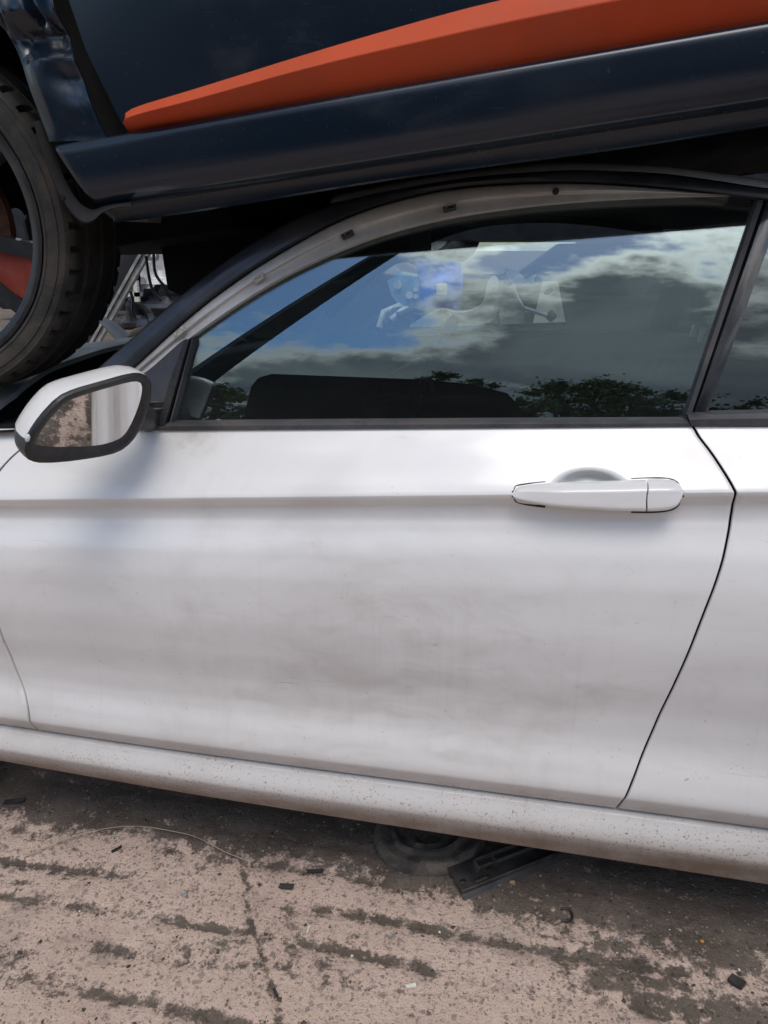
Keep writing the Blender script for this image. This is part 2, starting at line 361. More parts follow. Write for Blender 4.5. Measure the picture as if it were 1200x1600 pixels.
def ground_mat():
    m, gg, out = newmat('yard_concrete'); b = gg.n('ShaderNodeBsdfPrincipled'); o = gg.obj()
    at = gg.n('ShaderNodeAttribute'); at.attribute_name = 'dirt'; dv = at.outputs['Fac']
    base = gg.mix(gg.step(gg.noise(o, 3.5, 7, .6), .3, .7), (.545, .392, .305), (.645, .485, .385))
    base = gg.mix(gg.math('MULTIPLY', gg.step(gg.noise(o, 300, 4, .75), .45, .66), .6), base, (.68, .55, .48))
    base = gg.mix(gg.math('MULTIPLY', gg.step(gg.noise(o, 75, 5, .72, .4), .52, .70), .42), base, (.205, .150, .118))
    base = gg.mix(gg.math('MULTIPLY', gg.step(gg.noise(o, 19, 5, .7, .3), .54, .72), .2), base, (.24, .18, .145))
    # exposed aggregate
    wn_ = gg.n('ShaderNodeTexNoise'); gg.set(wn_.inputs['Vector'], o); wn_.inputs['Scale'].default_value = 170; wn_.inputs['Detail'].default_value = 3; wcol = wn_.outputs['Color']
    def agg(scale, r0, r1, sub, colA, colB, base):
        vo = gg.n('ShaderNodeTexVoronoi'); gg.set(vo.inputs['Vector'], gg.vmath('ADD', gg.vmath('ADD', o, (sub, sub*1.7, 0)), gg.vmath('MULTIPLY', wcol, (.9/scale,)*3)))
        vo.inputs['Scale'].default_value = scale
        sc_ = gg.n('ShaderNodeSeparateColor'); gg.set(sc_.inputs[0], vo.outputs['Color'])
        rad = gg.math('MULTIPLY', gg.step(sc_.outputs[0], .45, 1.0), r1)
        wob = gg.math('MULTIPLY', gg.math('SUBTRACT', gg.noise(o, scale*3, 3), .5), .35)
        hit = gg.step(gg.math('SUBTRACT', gg.math('ADD', vo.outputs['Distance'], wob), rad), .03, -.03)
        cc = gg.mix(sc_.outputs[1], colA, colB); return gg.mix(gg.math('MULTIPLY', hit, gg.math('ADD', gg.math('MULTIPLY', sc_.outputs[2], .6), .3)), base, cc), hit
    base, h0 = agg(60, 0, .40, 7.3, (.14, .10, .085), (.30, .225, .19), base)
    base, h1 = agg(110, 0, .46, 0.0, (.10, .075, .062), (.27, .20, .17), base)
    base, h2 = agg(230, 0, .46, 3.1, (.085, .068, .058), (.24, .19, .165), base)
    pit = gg.step(gg.noise(o, 330, 4, .7), .63, .72)
    base = gg.mix(gg.math('MULTIPLY', pit, .7), base, (.13, .10, .085))
    # packed dirt
    fine = gg.noise(o, 130, 6, .72)
    patch = gg.math('ADD', gg.noise(o, 28, 6, .68), gg.math('MULTIPLY', fine, .55))
    dm = gg.step(gg.math('ADD', gg.math('MULTIPLY', dv, 1.0), gg.math('MULTIPLY', gg.math('SUBTRACT', patch, .775), 2.6)), .30, .76)
    dcol = gg.mix(gg.step(gg.noise(o, 6, 7, .65), .35, .65), (.075, .058, .044), (.135, .108, .084))
    gr = gg.step(gg.noise(o, 640, 2, .6), .60, .70)
    dcol = gg.mix(gg.math('MULTIPLY', gr, .55), dcol, (.26, .225, .19))
    crk = gg.voro(gg.vmath('ADD', o, gg.vmath('SCALE', gg.n('ShaderNodeTexNoise').outputs['Color'])), 34, 'DISTANCE_TO_EDGE')
    cw = gg.math('MULTIPLY', gg.step(crk, .035, .006), gg.step(gg.noise(o, 5, 3), .54, .66))
    dcol = gg.mix(gg.math('MULTIPLY', cw, .5), dcol, (.030, .023, .018))
    cc = gg.mix(gg.math('MULTIPLY', dm, .93), base, dcol)
    damp = gg.step(gg.noise(o, 1.8, 5, .6), .6, .75)
    cc = gg.mix(gg.math('MULTIPLY', damp, .12), cc, (.09, .075, .062))
    gg.set(b.inputs['Base Color'], cc); b.inputs['Roughness'].default_value = .88; b.inputs['Specular IOR Level'].default_value = .3
    hgt = gg.math('ADD', gg.math('MULTIPLY', gg.noise(o, 180, 6, .7), 1.0), gg.math('MULTIPLY', pit, -.5))
    hgt = gg.math('ADD', hgt, gg.math('MULTIPLY', fine, 1.2)); hgt = gg.math('ADD', hgt, gg.math('MULTIPLY', cw, -.7))
    hgt = gg.math('ADD', hgt, gg.math('MULTIPLY', h1, .35))
    gg.set(b.inputs['Normal'], gg.bump(hgt, .95, .0045))
    m.node_tree.links.new(b.outputs[0], out.inputs[0]); return m
GROUND = ground_mat()

# ------------------------------------------------------------------ ground sheet
def dense_axis(a, b, step, far):
    mid = np.arange(a, b+step/2, step); out = []; d = step*1.6; p = b
    R_ = [];
    while p < far: p += d; R_.append(p); d *= 1.33
    L_ = []; p = a; d = step*1.6
    while p > -far: p -= d; L_.append(p); d *= 1.33
    return np.r_[L_[::-1], mid, R_]
xs = dense_axis(-1.35, .95, .0042, 260); ys = dense_axis(-.60, .36, .0042, 260)
GX, GY = np.meshgrid(xs, ys, indexing='ij')
def groove(x, y):
    wv = .010*np.sin(1.9*x+.4)+.006*np.sin(5.1*x+1.2)+.016*(fbm(x*3, y*3, 5, 3)-.5)
    ph = (y+wv)/.088; d = np.abs(ph-np.round(ph))*.088
    s = .30+.80*sstep(fbm(x*7+9, y*9+np.round(ph)*3.7, 11, 4), .40, .62)
    return np.exp(-(d/(.010+.012*fbm(x*9, y*9, 77, 2)))**2)*s
J = smoothpoly([onZ(368, 1325, 0)[:2], onZ(383, 1370, 0)[:2], onZ(392, 1440, 0)[:2], onZ(412, 1500, 0)[:2], onZ(440, 1600, 0)[:2], onZ(470, 1750, 0)[:2]], 2)
def jointd(x, y):
    xj = np.interp(-y, -J[:, 1], J[:, 0], left=J[0, 0], right=J[-1, 0]) + .022*(fbm(x*0+y*40, y*9, 3, 4)-.5)
    return np.where((y < J[0, 1]+.01) & (y > -1.4), np.abs(x-xj), 9)
def dirt_of(x, y):
    near = sstep(y+.14*(fbm(x*5, y*5, 21, 4)-.5)+.07*(fbm(x*30, y*30, 8, 2)-.5)+.05*sstep(x,-.5,.3), -.035, .075)
    right = sstep(x+.35*(fbm(x*3, y*4, 31, 3)-.5)+.5*(y+.1), -.12, .40)
    patches = sstep(fbm(x*3.2+.3, y*15, 41, 4)+.08*right, .50, .72)
    g_ = groove(x, y)
    j_ = np.exp(-(jointd(x, y)/(.006+.010*fbm(x*20, y*20, 55, 2)))**2)
    return np.clip(np.maximum.reduce([near*1.0, patches*(.42+.30*right), g_*(.74+.16*right), j_*.72]) + .15*right, 0, 1)
g_ = groove(GX, GY); dirt = dirt_of(GX, GY)
GZ = -.0042*g_ - .0035*np.exp(-(jointd(GX, GY)/.007)**2) + .0030*(fbm(GX*22, GY*22, 61, 3)-.5) + .0022*(fbm(GX*95, GY*95, 71, 2)-.5)
GZ += .0022*np.clip(dirt, 0, 1)*sstep(GY, -.05, .1)*fbm(GX*60, GY*60, 81, 3)
fall = sstep(np.maximum(np.abs(GX+.2)-1.1, np.abs(GY+.12)-.46), .0, .12); GZ *= (1-fall)
nx, ny = GX.shape
me = bpy.data.meshes.new('ground')
idx = np.arange(nx*ny).reshape(nx, ny)
quads = np.stack([idx[:-1, :-1], idx[1:, :-1], idx[1:, 1:], idx[:-1, 1:]], -1).reshape(-1, 4)
me.vertices.add(nx*ny); me.vertices.foreach_set('co', np.stack([GX, GY, GZ], -1).reshape(-1).astype(np.float32))
me.loops.add(quads.size); me.loops.foreach_set('vertex_index', quads.reshape(-1).astype(np.int32))
me.polygons.add(len(quads)); me.polygons.foreach_set('loop_start', (np.arange(len(quads))*4).astype(np.int32))
me.polygons.foreach_set('loop_total', np.full(len(quads), 4, np.int32)); me.polygons.foreach_set('use_smooth', np.ones(len(quads), bool))
me.update(calc_edges=True); me.validate()
da = me.attributes.new('dirt', 'FLOAT', 'POINT'); da.data.foreach_set('value', dirt.reshape(-1).astype(np.float32))
me.materials.append(GROUND)
gob = bpy.data.objects.new('ground', me); col.objects.link(gob); gob['kind'] = 'structure'
gob['label'] = 'worn pinkish concrete yard with dirt-filled ridges'
def gz(x, y):
    return float(-.0042*groove(np.array(x), np.array(y)) + .003*(fbm(np.array(x*22.), np.array(y*22.), 61, 3)-.5))

# ------------------------------------------------------------------ white coupe: side surface
def lin(x0, z0, x1, z1): return lambda x: z0 + (x-x0)*(z1-z0)/(x1-x0)
zb = lin(-.624, .962, .261, 1.007); zc = lin(-.961, .822, .326, .911)
zd = lin(-.969, .301, .208, .285); zs = lin(-1.095, .202, .5, .152)
KW = [0, .03, .10, .48, .53, .57, .62, .90, .94, .965, .985, 1.0, 1.04, 1.10, 1.15, 1.27, 1.42, 1.50, 1.62, 1.90, 2.2, 2.45, 2.62, 2.80, 2.855, 2.92, 2.955, 2.985, 3.008, 3.04, 3.10, 3.3, 3.7, 4.0]
KY = [-.012, -.0205, -.0245, -.0445, -.0465, -.0472, -.0465, -.0365, -.0350, -.0335, -.030, -.026, -.0310, -.0410, -.0465, -.0385, -.0238, -.0212, -.0225, -.0365, -.0478, -.0490, -.0428, -.0245, -.0200, -.0220, -.0290, -.0360, -.0378, -.0366, -.0325, -.0160, .016, .044]
SP = pchip(KW, KY)
def wz(x, w):
    a, b_, c, d = zs(x), zd(x), zc(x), zb(x)
    return np.where(w < 1, a+(b_-a)*w, np.where(w < 3, b_+(c-b_)*(w-1)/2, c+(d-c)*(w-3)))
def zw(x, z):
    a, b_, c, d = zs(x), zd(x), zc(x), zb(x)
    return np.where(z < b_, (z-a)/(b_-a), np.where(z < c, 1+2*(z-b_)/(c-b_), 3+(z-c)/(d-c)))
def S0(x, z):
    x = np.asarray(x, float); z = np.asarray(z, float); w = zw(x, z); y = SP(w)
    flare = sstep(x, .25, .85)*sstep(w, 3.0, 2.3)*sstep(w, .9, 1.5); y = y - .035*flare
    y = y + .020*sstep(x, -.55, -1.6)*sstep(w, 3.2, 2.0)
    y = y + .0016*(fbm(x*3.0+7, z*3.0, 91, 2)-.5)*sstep(w, 3.0, 2.7)
    return y
HC = onsurf(921, 769, S0); HR = onsurf(987, 769, S0); HT = onsurf(921, 731, S0)
hrx = abs(HR[0]-HC[0])*1.05; hrz = abs(HT[2]-HC[2])
def S(x, z):
    r2 = ((x-HC[0])/hrx)**2 + ((z-HC[2]-.035*(x-HC[0]))/hrz)**2
    return S0(x, z) + .030*sstep(1-np.sqrt(r2), -.02, .70)

def surf_panel(name, W, xl, xr, nu, mat, parent, sfun=S, lip=.004, xarch=None, yoff=0.0):
    """panel between two edge curves xl(w), xr(w); rows follow the body's feature lines; edges rolled inwards"""
    P = np.zeros((len(W), nu, 3))
    for i, w in enumerate(W):
        u = np.linspace(0, 1, nu); x = xl(w)*(1-u)+xr(w)*u
        for _ in range(1): z = wz(x, np.full_like(x, w))
        P[i, :, 0] = x; P[i, :, 2] = z
    if xarch:
        for (ax, az, ar) in xarch:
            dx = P[..., 0]-ax; dz = P[..., 2]-az; r = np.hypot(dx, dz); ins = r < ar
            P[..., 0] = np.where(ins, ax+dx/np.maximum(r, 1e-6)*ar, P[..., 0]); P[..., 2] = np.where(ins, az+dz/np.maximum(r, 1e-6)*ar, P[..., 2])
    P[..., 1] = sfun(P[..., 0], P[..., 2]) + yoff
    a, b_ = P.shape[:2]; mb = MB(); k = 0
    fs = []
    for i in range(a-1):
        for j in range(b_-1):
            if xarch:
                q = [P[i, j], P[i, j+1], P[i+1, j+1], P[i+1, j]]
                if any(all(math.hypot(p[0]-ax, p[2]-az) < ar+1e-5 for p in q) for ax, az, ar in xarch): continue
            fs.append((i*b_+j, i*b_+j+1, (i+1)*b_+j+1, (i+1)*b_+j))
    mb.add(P.reshape(-1, 3), fs)
    if lip:
        loop = [(0, j) for j in range(b_)] + [(i, b_-1) for i in range(1, a)] + [(a-1, j) for j in range(b_-2, -1, -1)] + [(i, 0) for i in range(a-2, 0, -1)]
        n = len(loop); ring1 = []; ring2 = []
        for (i, j) in loop:
            o = np.zeros(3)
            if i == 0: o += P[0, j]-P[1, j]
            if i == a-1: o += P[a-1, j]-P[a-2, j]
            if j == 0: o += P[i, 0]-P[i, 1]
            if j == b_-1: o += P[i, b_-1]-P[i, b_-2]
            o /= max(np.linalg.norm(o), 1e-9); q = P[i, j]+o*.0013+np.array([0, .0018, 0]); ring1.append(q); ring2.append(q+np.array([0, lip, 0]))
        base = [i*b_+j for i, j in loop]; k = len(mb.v); mb.v += [tuple(map(float, p)) for p in ring1+ring2]
        for q in range(n):
            r = (q+1) % n
            mb.f.append((base[q], base[r], k+r, k+q)); mb.f.append((k+q, k+r, k+n+r, k+n+q))
    return mb.build(name, mat, parent, smooth=50)

def curve_w(px, f=S0):
    P = np.array([onsurf(x, y, f) for x, y in px]); w = zw(P[:, 0], P[:, 2]); o = np.argsort(w); w = w[o]; xx = P[o, 0]
    ws = np.linspace(w[0], w[-1], 60); x0 = np.interp(ws, w, xx); k = np.ones(5)/5
    xsmo = np.convolve(np.pad(x0, 2, mode='edge'), k, 'valid')
    sl0 = (xsmo[3]-xsmo[0])/(ws[3]-ws[0]); sl1 = (xsmo[-1]-xsmo[-4])/(ws[-1]-ws[-4])
    def f2(w_):
        if w_ < ws[0]: return xsmo[0]+sl0*(w_-ws[0])
        if w_ > ws[-1]: return xsmo[-1]+sl1*(w_-ws[-1])
        return float(np.interp(w_, ws, xsmo))
    return f2
front_gap = curve_w([(62, 1143), (48, 1105), (30, 1060), (12, 1012), (0, 980), (-20, 910), (-28, 840), (-22, 780), (0, 735), (35, 700), (95, 668)])
rear_gap = curve_w([(1081, 673), (1110, 710), (1137, 752), (1146, 775), (1143, 800), (1128, 872), (1097, 958), (1060, 1050), (1010, 1160), (959, 1262)])

coupe = thing('coupe_car', 'dusty white two-door coupe crushed under the dark blue car', 'car', (0, .78, 0))
WS = np.r_[np.linspace(1.018, 1.16, 22), np.linspace(1.165, 2.80, 120)[1:], np.linspace(2.80, 2.96, 18)[1:], np.linspace(2.96, 3.05, 22)[1:], np.linspace(3.05, 3.985, 40)[1:]]
door = surf_panel('door', WS, front_gap, rear_gap, 300, WHITE, coupe)
WS2 = WS[::2]
surf_panel('front_fender', WS2, lambda w: -1.95, lambda w: front_gap(w)-.0066, 90, WHITE, coupe, S0, xarch=[(-1.50, .31, .36)])
surf_panel('quarter_panel', WS2, lambda w: rear_gap(w)+.0066, lambda w: 2.25, 180, WHITE, coupe, S0, xarch=[(1.30, .31, .36)])
# sill, with its rolled underside
nu = 200; wsl = np.r_[np.linspace(0, .86, 26), np.linspace(.87, .972, 14)]; xsill = np.linspace(-1.16, .95, nu); P = []
for k, dy in enumerate((.12, .07, .03, .012)):
    P.append([(x, float(S0(x, zs(x)+.0008))+dy, zs(x)-.004*(1 if k < 3 else .6)) for x in xsill])
for w in wsl:
    P.append([(x, float(S0(x, float(wz(x, np.array(w))))), float(wz(x, np.array(w)))) for x in xsill])
P.append([(x, .03, float(wz(x, np.array(.972)))) for x in xsill])
sill = MB().grid(P).build('sill', WHITE, coupe, smooth=50)
# black sheet standing in for the shade inside the shut lines
surf_panel('dark_backing', np.linspace(.3, 3.98, 40), lambda w: -1.1, lambda w: .9, 60, INNER, coupe, S0, lip=0, yoff=.036)

# door handle
def hpt(px, py, dy): p = onsurf(px, py, S0); return (p[0], p[1]+dy, p[2])
htop = smoothpoly([(803, 770), (803.5, 762), (812, 759.5), (830, 757), (860, 754.5), (900, 753), (960, 751.5), (1010, 749), (1036, 748.5), (1056, 752), (1064, 762), (1065, 770)], 2)
hbot = smoothpoly([(803, 770), (803.5, 777), (812, 780.5), (830, 784), (860, 787.5), (900, 790.5), (960, 794), (1010, 795), (1036, 794), (1056, 789), (1064, 779), (1065, 770)], 2)
def htopbot(x): return np.interp(x, htop[:, 0], htop[:, 1]), np.interp(x, hbot[:, 0], hbot[:, 1])
def handle_piece(name, x0, x1, n, gapl, gapr, mat, slope):
    P = []
    for x in np.linspace(x0, x1, n):
        yt, yb = htopbot(x); ring = []
        body = .015*(1-.75*(1-sstep(x, 803, 880)))*(1-.45*sstep(x, 1035, 1065)**1.5)
        for t in np.linspace(0, 1, 17):
            y = yt*(1-t)+yb*t; xx = x + slope*(.5-t)*14
            e = float(np.interp(t, [0, .05, .12, .24, .30, .6, .85, .95, 1], [0, .42, .66, .88, .93, 1.0, .90, .62, 0]))
            q_ = hpt(xx, y, 0); e = float(np.interp(t, [0, .03, .08, .15, .24, .80, .90, .96, 1], [.03, .40, .66, .86, 1.0, 1.0, .86, .5, .03])); ring.append((q_[0], q_[1]*(1-e)+e*(-.041-body-.004*(t-.5)), q_[2]))
        for t in np.linspace(1, 0, 6): ring.append(hpt(x+slope*(.5-t)*14, (yt*(1-t)+yb*t), .004 if 0 < t < 1 else .0015))
        P.append(ring)
    P = np.array(P); mb = MB(); a, b_ = P.shape[:2]
    mb.add(P.reshape(-1, 3), [(i*b_+j, i*b_+(j+1) % b_, (i+1)*b_+(j+1) % b_, (i+1)*b_+j) for i in range(a-1) for j in range(b_)] + [tuple(range(b_)), tuple((a-1)*b_+j for j in range(b_-1, -1, -1))])
    return mb.build(name, mat, door, smooth=45)
handle_piece('handle', 803.4, 1006.8, 46, 0, 0, WHITE, .35)
handle_piece('key_cap', 1009.2, 1064.4, 18, 0, 0, WHITE, .35)
def gasket_shade(x0, x1, e0, e1):
    xs_ = np.linspace(x0, x1, 26); top = []; bot = []
    for x in xs_:
        yt, yb = htopbot(np.clip(x, 803, 1065)); k = 3.2
        top.append(hpt(x, yt-k, -.0012)); bot.append(hpt(x, yb+k+3.5, -.0012))  # black gasket drawn deeper below, standing in for the shadow under the handle
    loop = top + bot[::-1]; MB().prism(loop, (0, .006, 0)).build('handle_gasket_shade', BLACK, door, smooth=30)
gasket_shade(799.8, 852, 0, 0); gasket_shade(986, 1068.3, 0, 0)

# ------------------------------------------------------------------ glasshouse surface
def Yg(x, z): h = z-.975; return .045+.176*h+.3*h*h
def gpt(px, py, dy=0.0):
    p = onsurf(px, py, Yg); return np.array([p[0], p[1]+dy, p[2]])
def pxstrip(name, A, B, prof, mat, parent, n=70, back=.02, surf=None, smooth=40):
    A = resample(smoothpoly(A, 2), n); B = resample(smoothpoly(B, 2), n); P = []
    f = surf or gpt
    for t, dy in prof + [(1.0, prof[-1][1]+back), (0.0, prof[0][1]+back)]:
        P.append([f(a[0]*(1-t)+b_[0]*t, a[1]*(1-t)+b_[1]*t, dy) for a, b_ in zip(A, B)])
    P = np.array(P); mb = MB(); a_, b_ = P.shape[:2]
    mb.add(P.reshape(-1, 3), [(i*b_+j, i*b_+j+1, ((i+1) % a_)*b_+j+1, ((i+1) % a_)*b_+j) for i in range(a_) for j in range(b_-1)] + [tuple(i*b_ for i in range(a_)), tuple(i*b_+b_-1 for i in range(a_-1, -1, -1))])
    return mb.build(name, mat, parent, smooth=smooth)
trim_out = [(140, 588), (200, 536), (260, 482), (330, 426), (400, 376), (465, 340), (515, 320), (565, 308), (640, 293), (720, 281), (800, 273), (900, 266), (1000, 270), (1100, 282), (1230, 300)]
trim_in = [(205, 580), (300, 490), (380, 430), (450, 387), (520, 348), (580, 324), (650, 304), (720, 292), (800, 286), (900, 284), (1000, 290), (1100, 301), (1230, 318)]
rail_in = [(222, 588), (300, 527), (380, 471), (450, 430), (520, 397), (600, 366), (700, 341), (800, 326), (900, 316), (1000, 310), (1100, 307), (1190, 306)]
rail_out = [(202, 582), (300, 492), (380, 432), (450, 389), (520, 350), (580, 326), (650, 306), (720, 294), (800, 288), (900, 286), (1000, 292), (1100, 302), (1192, 309)]
pxstrip('pillar_trim', trim_out, trim_in, [(0, -.006), (.04, -.012), (.12, -.0145), (.5, -.017), (.9, -.0145), (1, -.004)], NAVYTRIM, coupe, back=.03)
rail = pxstrip('door_frame', rail_out, rail_in, [(0, .001), (.08, -.004), (.36, -.0075), (.44, -.0065), (.50, -.0005), (.56, .0005), (.80, -.003), (.94, -.0035), (1, .002)], RAIL, coupe, back=.02)
# frame clips
for (x, y, an, dk) in [(286, 519, 38, 0), (409, 436, 33, 0), (546, 369, 25, 1), (704, 328, 13, 1)]:
    c = gpt(x, y, -.009); rot = Matrix.Rotation(R(-an), 3, 'Y')
    mb = MB().box(c, (.022, .008, .006), rot, .001)
    for s in (-1, 1): mb.box(Vector(c)+rot @ Vector((s*.0085, -.001, .0035)), (.005, .009, .007), rot, .001)
    mb.box(Vector(c)+rot @ Vector((0, .004, .002)), (.010, .006, .009), rot, .001)
    mb.build('clip', CLIPD if dk else CLIP, rail)
c = gpt(868, 300, -.005)
MB().tube([c, c+np.array([0, -.004, .001])], .0055, 14).build('hole_disc', CLIPD, rail)  # dark disc standing in for the shaded hole in the frame

# door glass
def glass_slab(name, left_px, right_px, mat, parent, nr=26, nc=40, off=.012, th=.004, seal=None):
    L = resample(left_px, nr); Rr = resample(right_px, nr); P = []
    for l, r in zip(L, Rr):
        a = onsurf(*l, Yg); b_ = onsurf(*r, Yg)
        t = np.linspace(0, 1, nc)[:, None]; q = a*(1-t)+b_*t; q[:, 1] = Yg(q[:, 0], q[:, 2])+off; P.append(q)
    P = np.array(P); Q = P.copy(); Q[..., 1] += th; mb = MB(); n0 = nr*nc; a_, b_ = nr, nc
    fs = [(i*b_+j, i*b_+j+1, (i+1)*b_+j+1, (i+1)*b_+j) for i in range(a_-1) for j in range(b_-1)]
    fs += [tuple(k+n0 for k in f[::-1]) for f in fs]
    loop = [j for j in range(b_)] + [i*b_+b_-1 for i in range(1, a_)] + [(a_-1)*b_+j for j in range(b_-2, -1, -1)] + [i*b_ for i in range(a_-2, 0, -1)]
    fs += [(loop[k], loop[(k+1) % len(loop)], loop[(k+1) % len(loop)]+n0, loop[k]+n0) for k in range(len(loop))]
    mb.add(list(P.reshape(-1, 3))+list(Q.reshape(-1, 3)), fs); return mb.build(name, mat, parent, smooth=40)
gl_left = smoothpoly([(262, 664), (280, 600), (298, 533), (300, 523), (380, 466), (450, 425), (520, 392), (600, 361), (700, 336), (800, 321), (900, 312), (1000, 306), (1170, 303)], 1)
# equal-height rows: parametrise both edges by image height
def by_rows(poly, ys_):
    poly = np.asarray(poly); o = np.argsort(poly[:, 1]); return np.stack([np.interp(ys_, poly[o, 1], poly[o, 0]), ys_], 1)
rows = np.r_[np.linspace(664, 345, 40), np.linspace(343, 304, 16)]
def rows_slab(name, lp, rp, rows, mat, parent, **k):
    global resample
    L = by_rows(lp, rows); Rr = by_rows(rp, rows); P = []
    return _slab(name, L, Rr, mat, parent, **k)
def _slab(name, L, Rr, mat, parent, nc=40, off=.012, th=.004):
    old = globals()['resample']; globals()['resample'] = lambda p, n: np.asarray(p, float)
    try: o = glass_slab(name, L, Rr, mat, parent, nr=len(L), nc=nc, off=off, th=th)
    finally: globals()['resample'] = old
    return o
rows_slab('door_glass', gl_left, [(1073, 664), (1184, 304)], rows, GLASS, coupe)
rows_slab('quarter_glass', [(1102, 664), (1200, 378), (1232, 284)], [(1900, 664), (1900, 284)], np.linspace(664, 300, 20), QGLASS, coupe)
# seals and B pillar
pxstrip('rear_seal', [(1066, 660), (1184, 306)], [(1077, 660), (1197, 306)], [(0, .006), (.15, -.003), (.8, -.004), (1, .002)], RUBBER, coupe, n=30, back=.025)
pxstrip('pillar_cover', [(1078, 660), (1199, 308)], [(1103, 652), (1205, 374), (1232, 296)], [(0, .0), (.06, -.0035), (.5, -.0045), (.94, -.0035), (1, .0)], GLOSSBLK, coupe, n=30, back=.03)
pxstrip('front_seal', [(299, 531), (281, 596), (263, 662)], [(304, 529), (287, 596), (270, 662)], [(0, .004), (.3, -.003), (.7, -.003), (1, .006)], RUBBER, coupe, n=24, back=.02)
def bsurf(px, py, dy):
    p = onsurf(px, py, lambda x, z: .037); return np.array([p[0], p[1]+dy, p[2]])
pxstrip('belt_trim', [(220, 661), (420, 659), (800, 657), (1076, 656)], [(216, 673), (420, 671.5), (800, 669), (1078, 667)], [(0, .012), (.06, .0), (.3, -.005), (.36, -.006), (.8, -.006), (.92, -.003), (1, .004)], RUBBER, door, n=60, back=.012, surf=bsurf)
pxstrip('quarter_belt_trim', [(1074, 647), (1250, 643), (1700, 633)], [(1079, 667), (1250, 668), (1700, 672)], [(0, .012), (.06, -.001), (.3, -.006), (.36, -.008), (.8, -.008), (.94, -.004), (1, .004)], RUBBER, coupe, n=40, back=.012, surf=bsurf)
# sail trim at the mirror
loop_px = [(298, 531), (291, 530), (285, 534), (222, 590), (205, 640), (214, 668), (258, 662)]
sail = MB().prism([gpt(x, y, -.010) for x, y in loop_px], (0, .03, 0)).build('sail_trim', SAIL, coupe, smooth=30)
lp2 = [(299, 531), (293, 529), (268, 600), (252, 662), (262, 662)]
MB().prism([gpt(x, y, -.0125) for x, y in lp2], (0, .01, 0)).build('sail_edge', BLACK, sail, smooth=30)
for yy in (627, 637.5):
    P = [gpt(222, yy-1, -.012), gpt(240, yy-1, -.018), gpt(252, yy-.5, -.017), gpt(261, yy-1.5, -.011)]
    MB().tube(P, [.0035, .0042, .0034, .0008], 10).build('fin', BLACK, sail, smooth=60)

# ------------------------------------------------------------------ wing mirror
MC = onY(140, 650, -.15); tgt = np.array([.52, -.035, .19]); r_ = tgt-onY(152, 650, -.15); r_ /= np.linalg.norm(r_)
mn = r_-ray(152, 650); mn /= np.linalg.norm(mn)
def mpt(px, py, off=0.0):
    d = ray(px, py); return CAM+d*(((MC-CAM)@mn)/(d@mn)) + mn*off
gl_px = smoothpoly([(53, 693), (68, 664), (98, 631), (112, 623), (140, 613.5), (205, 595), (219, 596), (223, 606), (219, 628), (208, 657), (197, 677), (184, 688), (150, 697), (100, 698.5), (56, 697), (53, 693)], 1)
bz_px = smoothpoly([(36, 706), (40, 684), (60, 652), (90, 620), (116, 608), (150, 598.5), (208, 582), (228, 584), (236, 600), (233, 630), (220, 666), (205, 690), (184, 706), (150, 714), (90, 722), (46, 722), (36, 706)], 1)
N = 96
GLP = resample(gl_px, N+1)[:-1]; BZP = resample(bz_px, N+1)[:-1]
# align starting angles
def byang(P, n=N):
    c = P.mean(0); c = np.array([140, 652.]); a = np.arctan2(P[:, 1]-c[1], P[:, 0]-c[0]); r = np.hypot(*(P-c).T); o = np.argsort(a)
    th = np.linspace(-math.pi, math.pi, n, endpoint=False); rr = np.interp(th, np.r_[a[o]-2*math.pi, a[o], a[o]+2*math.pi], np.r_[r[o], r[o], r[o]])
    return np.stack([c[0]+rr*np.cos(th), c[1]+rr*np.sin(th)], 1)
GLP = byang(resample(gl_px, 400)); BZP = byang(resample(bz_px, 400)); MIDP = GLP*.55+BZP*.45
mirror = MB().add([mpt(x, y, -.004) for x, y in MIDP] + [mpt(x, y, -.030) for x, y in MIDP], [tuple(range(N)), tuple(range(2*N-1, N-1, -1))] + [(i, i+N, (i+1) % N+N, (i+1) % N) for i in range(N)]).build('wing_mirror', BLACK, coupe, smooth=30)
MB().add([mpt(x, y, .0005) for x, y in GLP] + [mpt(x, y, -.003) for x, y in GLP], [tuple(range(N)), tuple(range(2*N-1, N-1, -1))] + [(i, i+N, (i+1) % N+N, (i+1) % N) for i in range(N)]).build('mirror_glass', MIRROR, mirror, smooth=20)
rings = [[mpt(x, y, -.006) for x, y in GLP], [mpt(x, y, .002) for x, y in (GLP*.97+BZP*.03)], [mpt(x, y, .0055) for x, y in (GLP*.5+BZP*.5)], [mpt(x, y, .0058) for x, y in (GLP*.2+BZP*.8)], [mpt(x, y, .003) for x, y in BZP], [mpt(x, y, -.012) for x, y in BZP], [mpt(x, y, -.02) for x, y in MIDP]]
MB().add([p for r in rings for p in r], [(i*N+k, i*N+(k+1) % N, ((i+1) % len(rings))*N+(k+1) % N, ((i+1) % len(rings))*N+k) for i in range(len(rings)) for k in range(N)]).build('bezel', BLACK, mirror, smooth=45)
cen = np.mean([mpt(x, y) for x, y in BZP], 0)
def shell(k, off, sc, lift=0.0):
    p = mpt(*BZP[k]); return cen+(p-cen)*sc+mn*off+np.array([0, 0, max(0, -off-.01)*.06])
prof = [(.000, .985), (-.004, 1.01), (-.014, 1.015), (-.030, 1.0), (-.048, .93), (-.064, .79), (-.076, .58), (-.082, .33), (-.084, .05)]
kk = list(range(N)); angs = [math.atan2(BZP[k][1]-652, BZP[k][0]-140) for k in kk]
upper = [k for k in kk if angs[k] < .12 or angs[k] > 2.86]; lower = [k for k in kk if k not in upper]
lower = sorted(lower, key=lambda k: (angs[k] if angs[k] > 0 else angs[k]+2*math.pi))
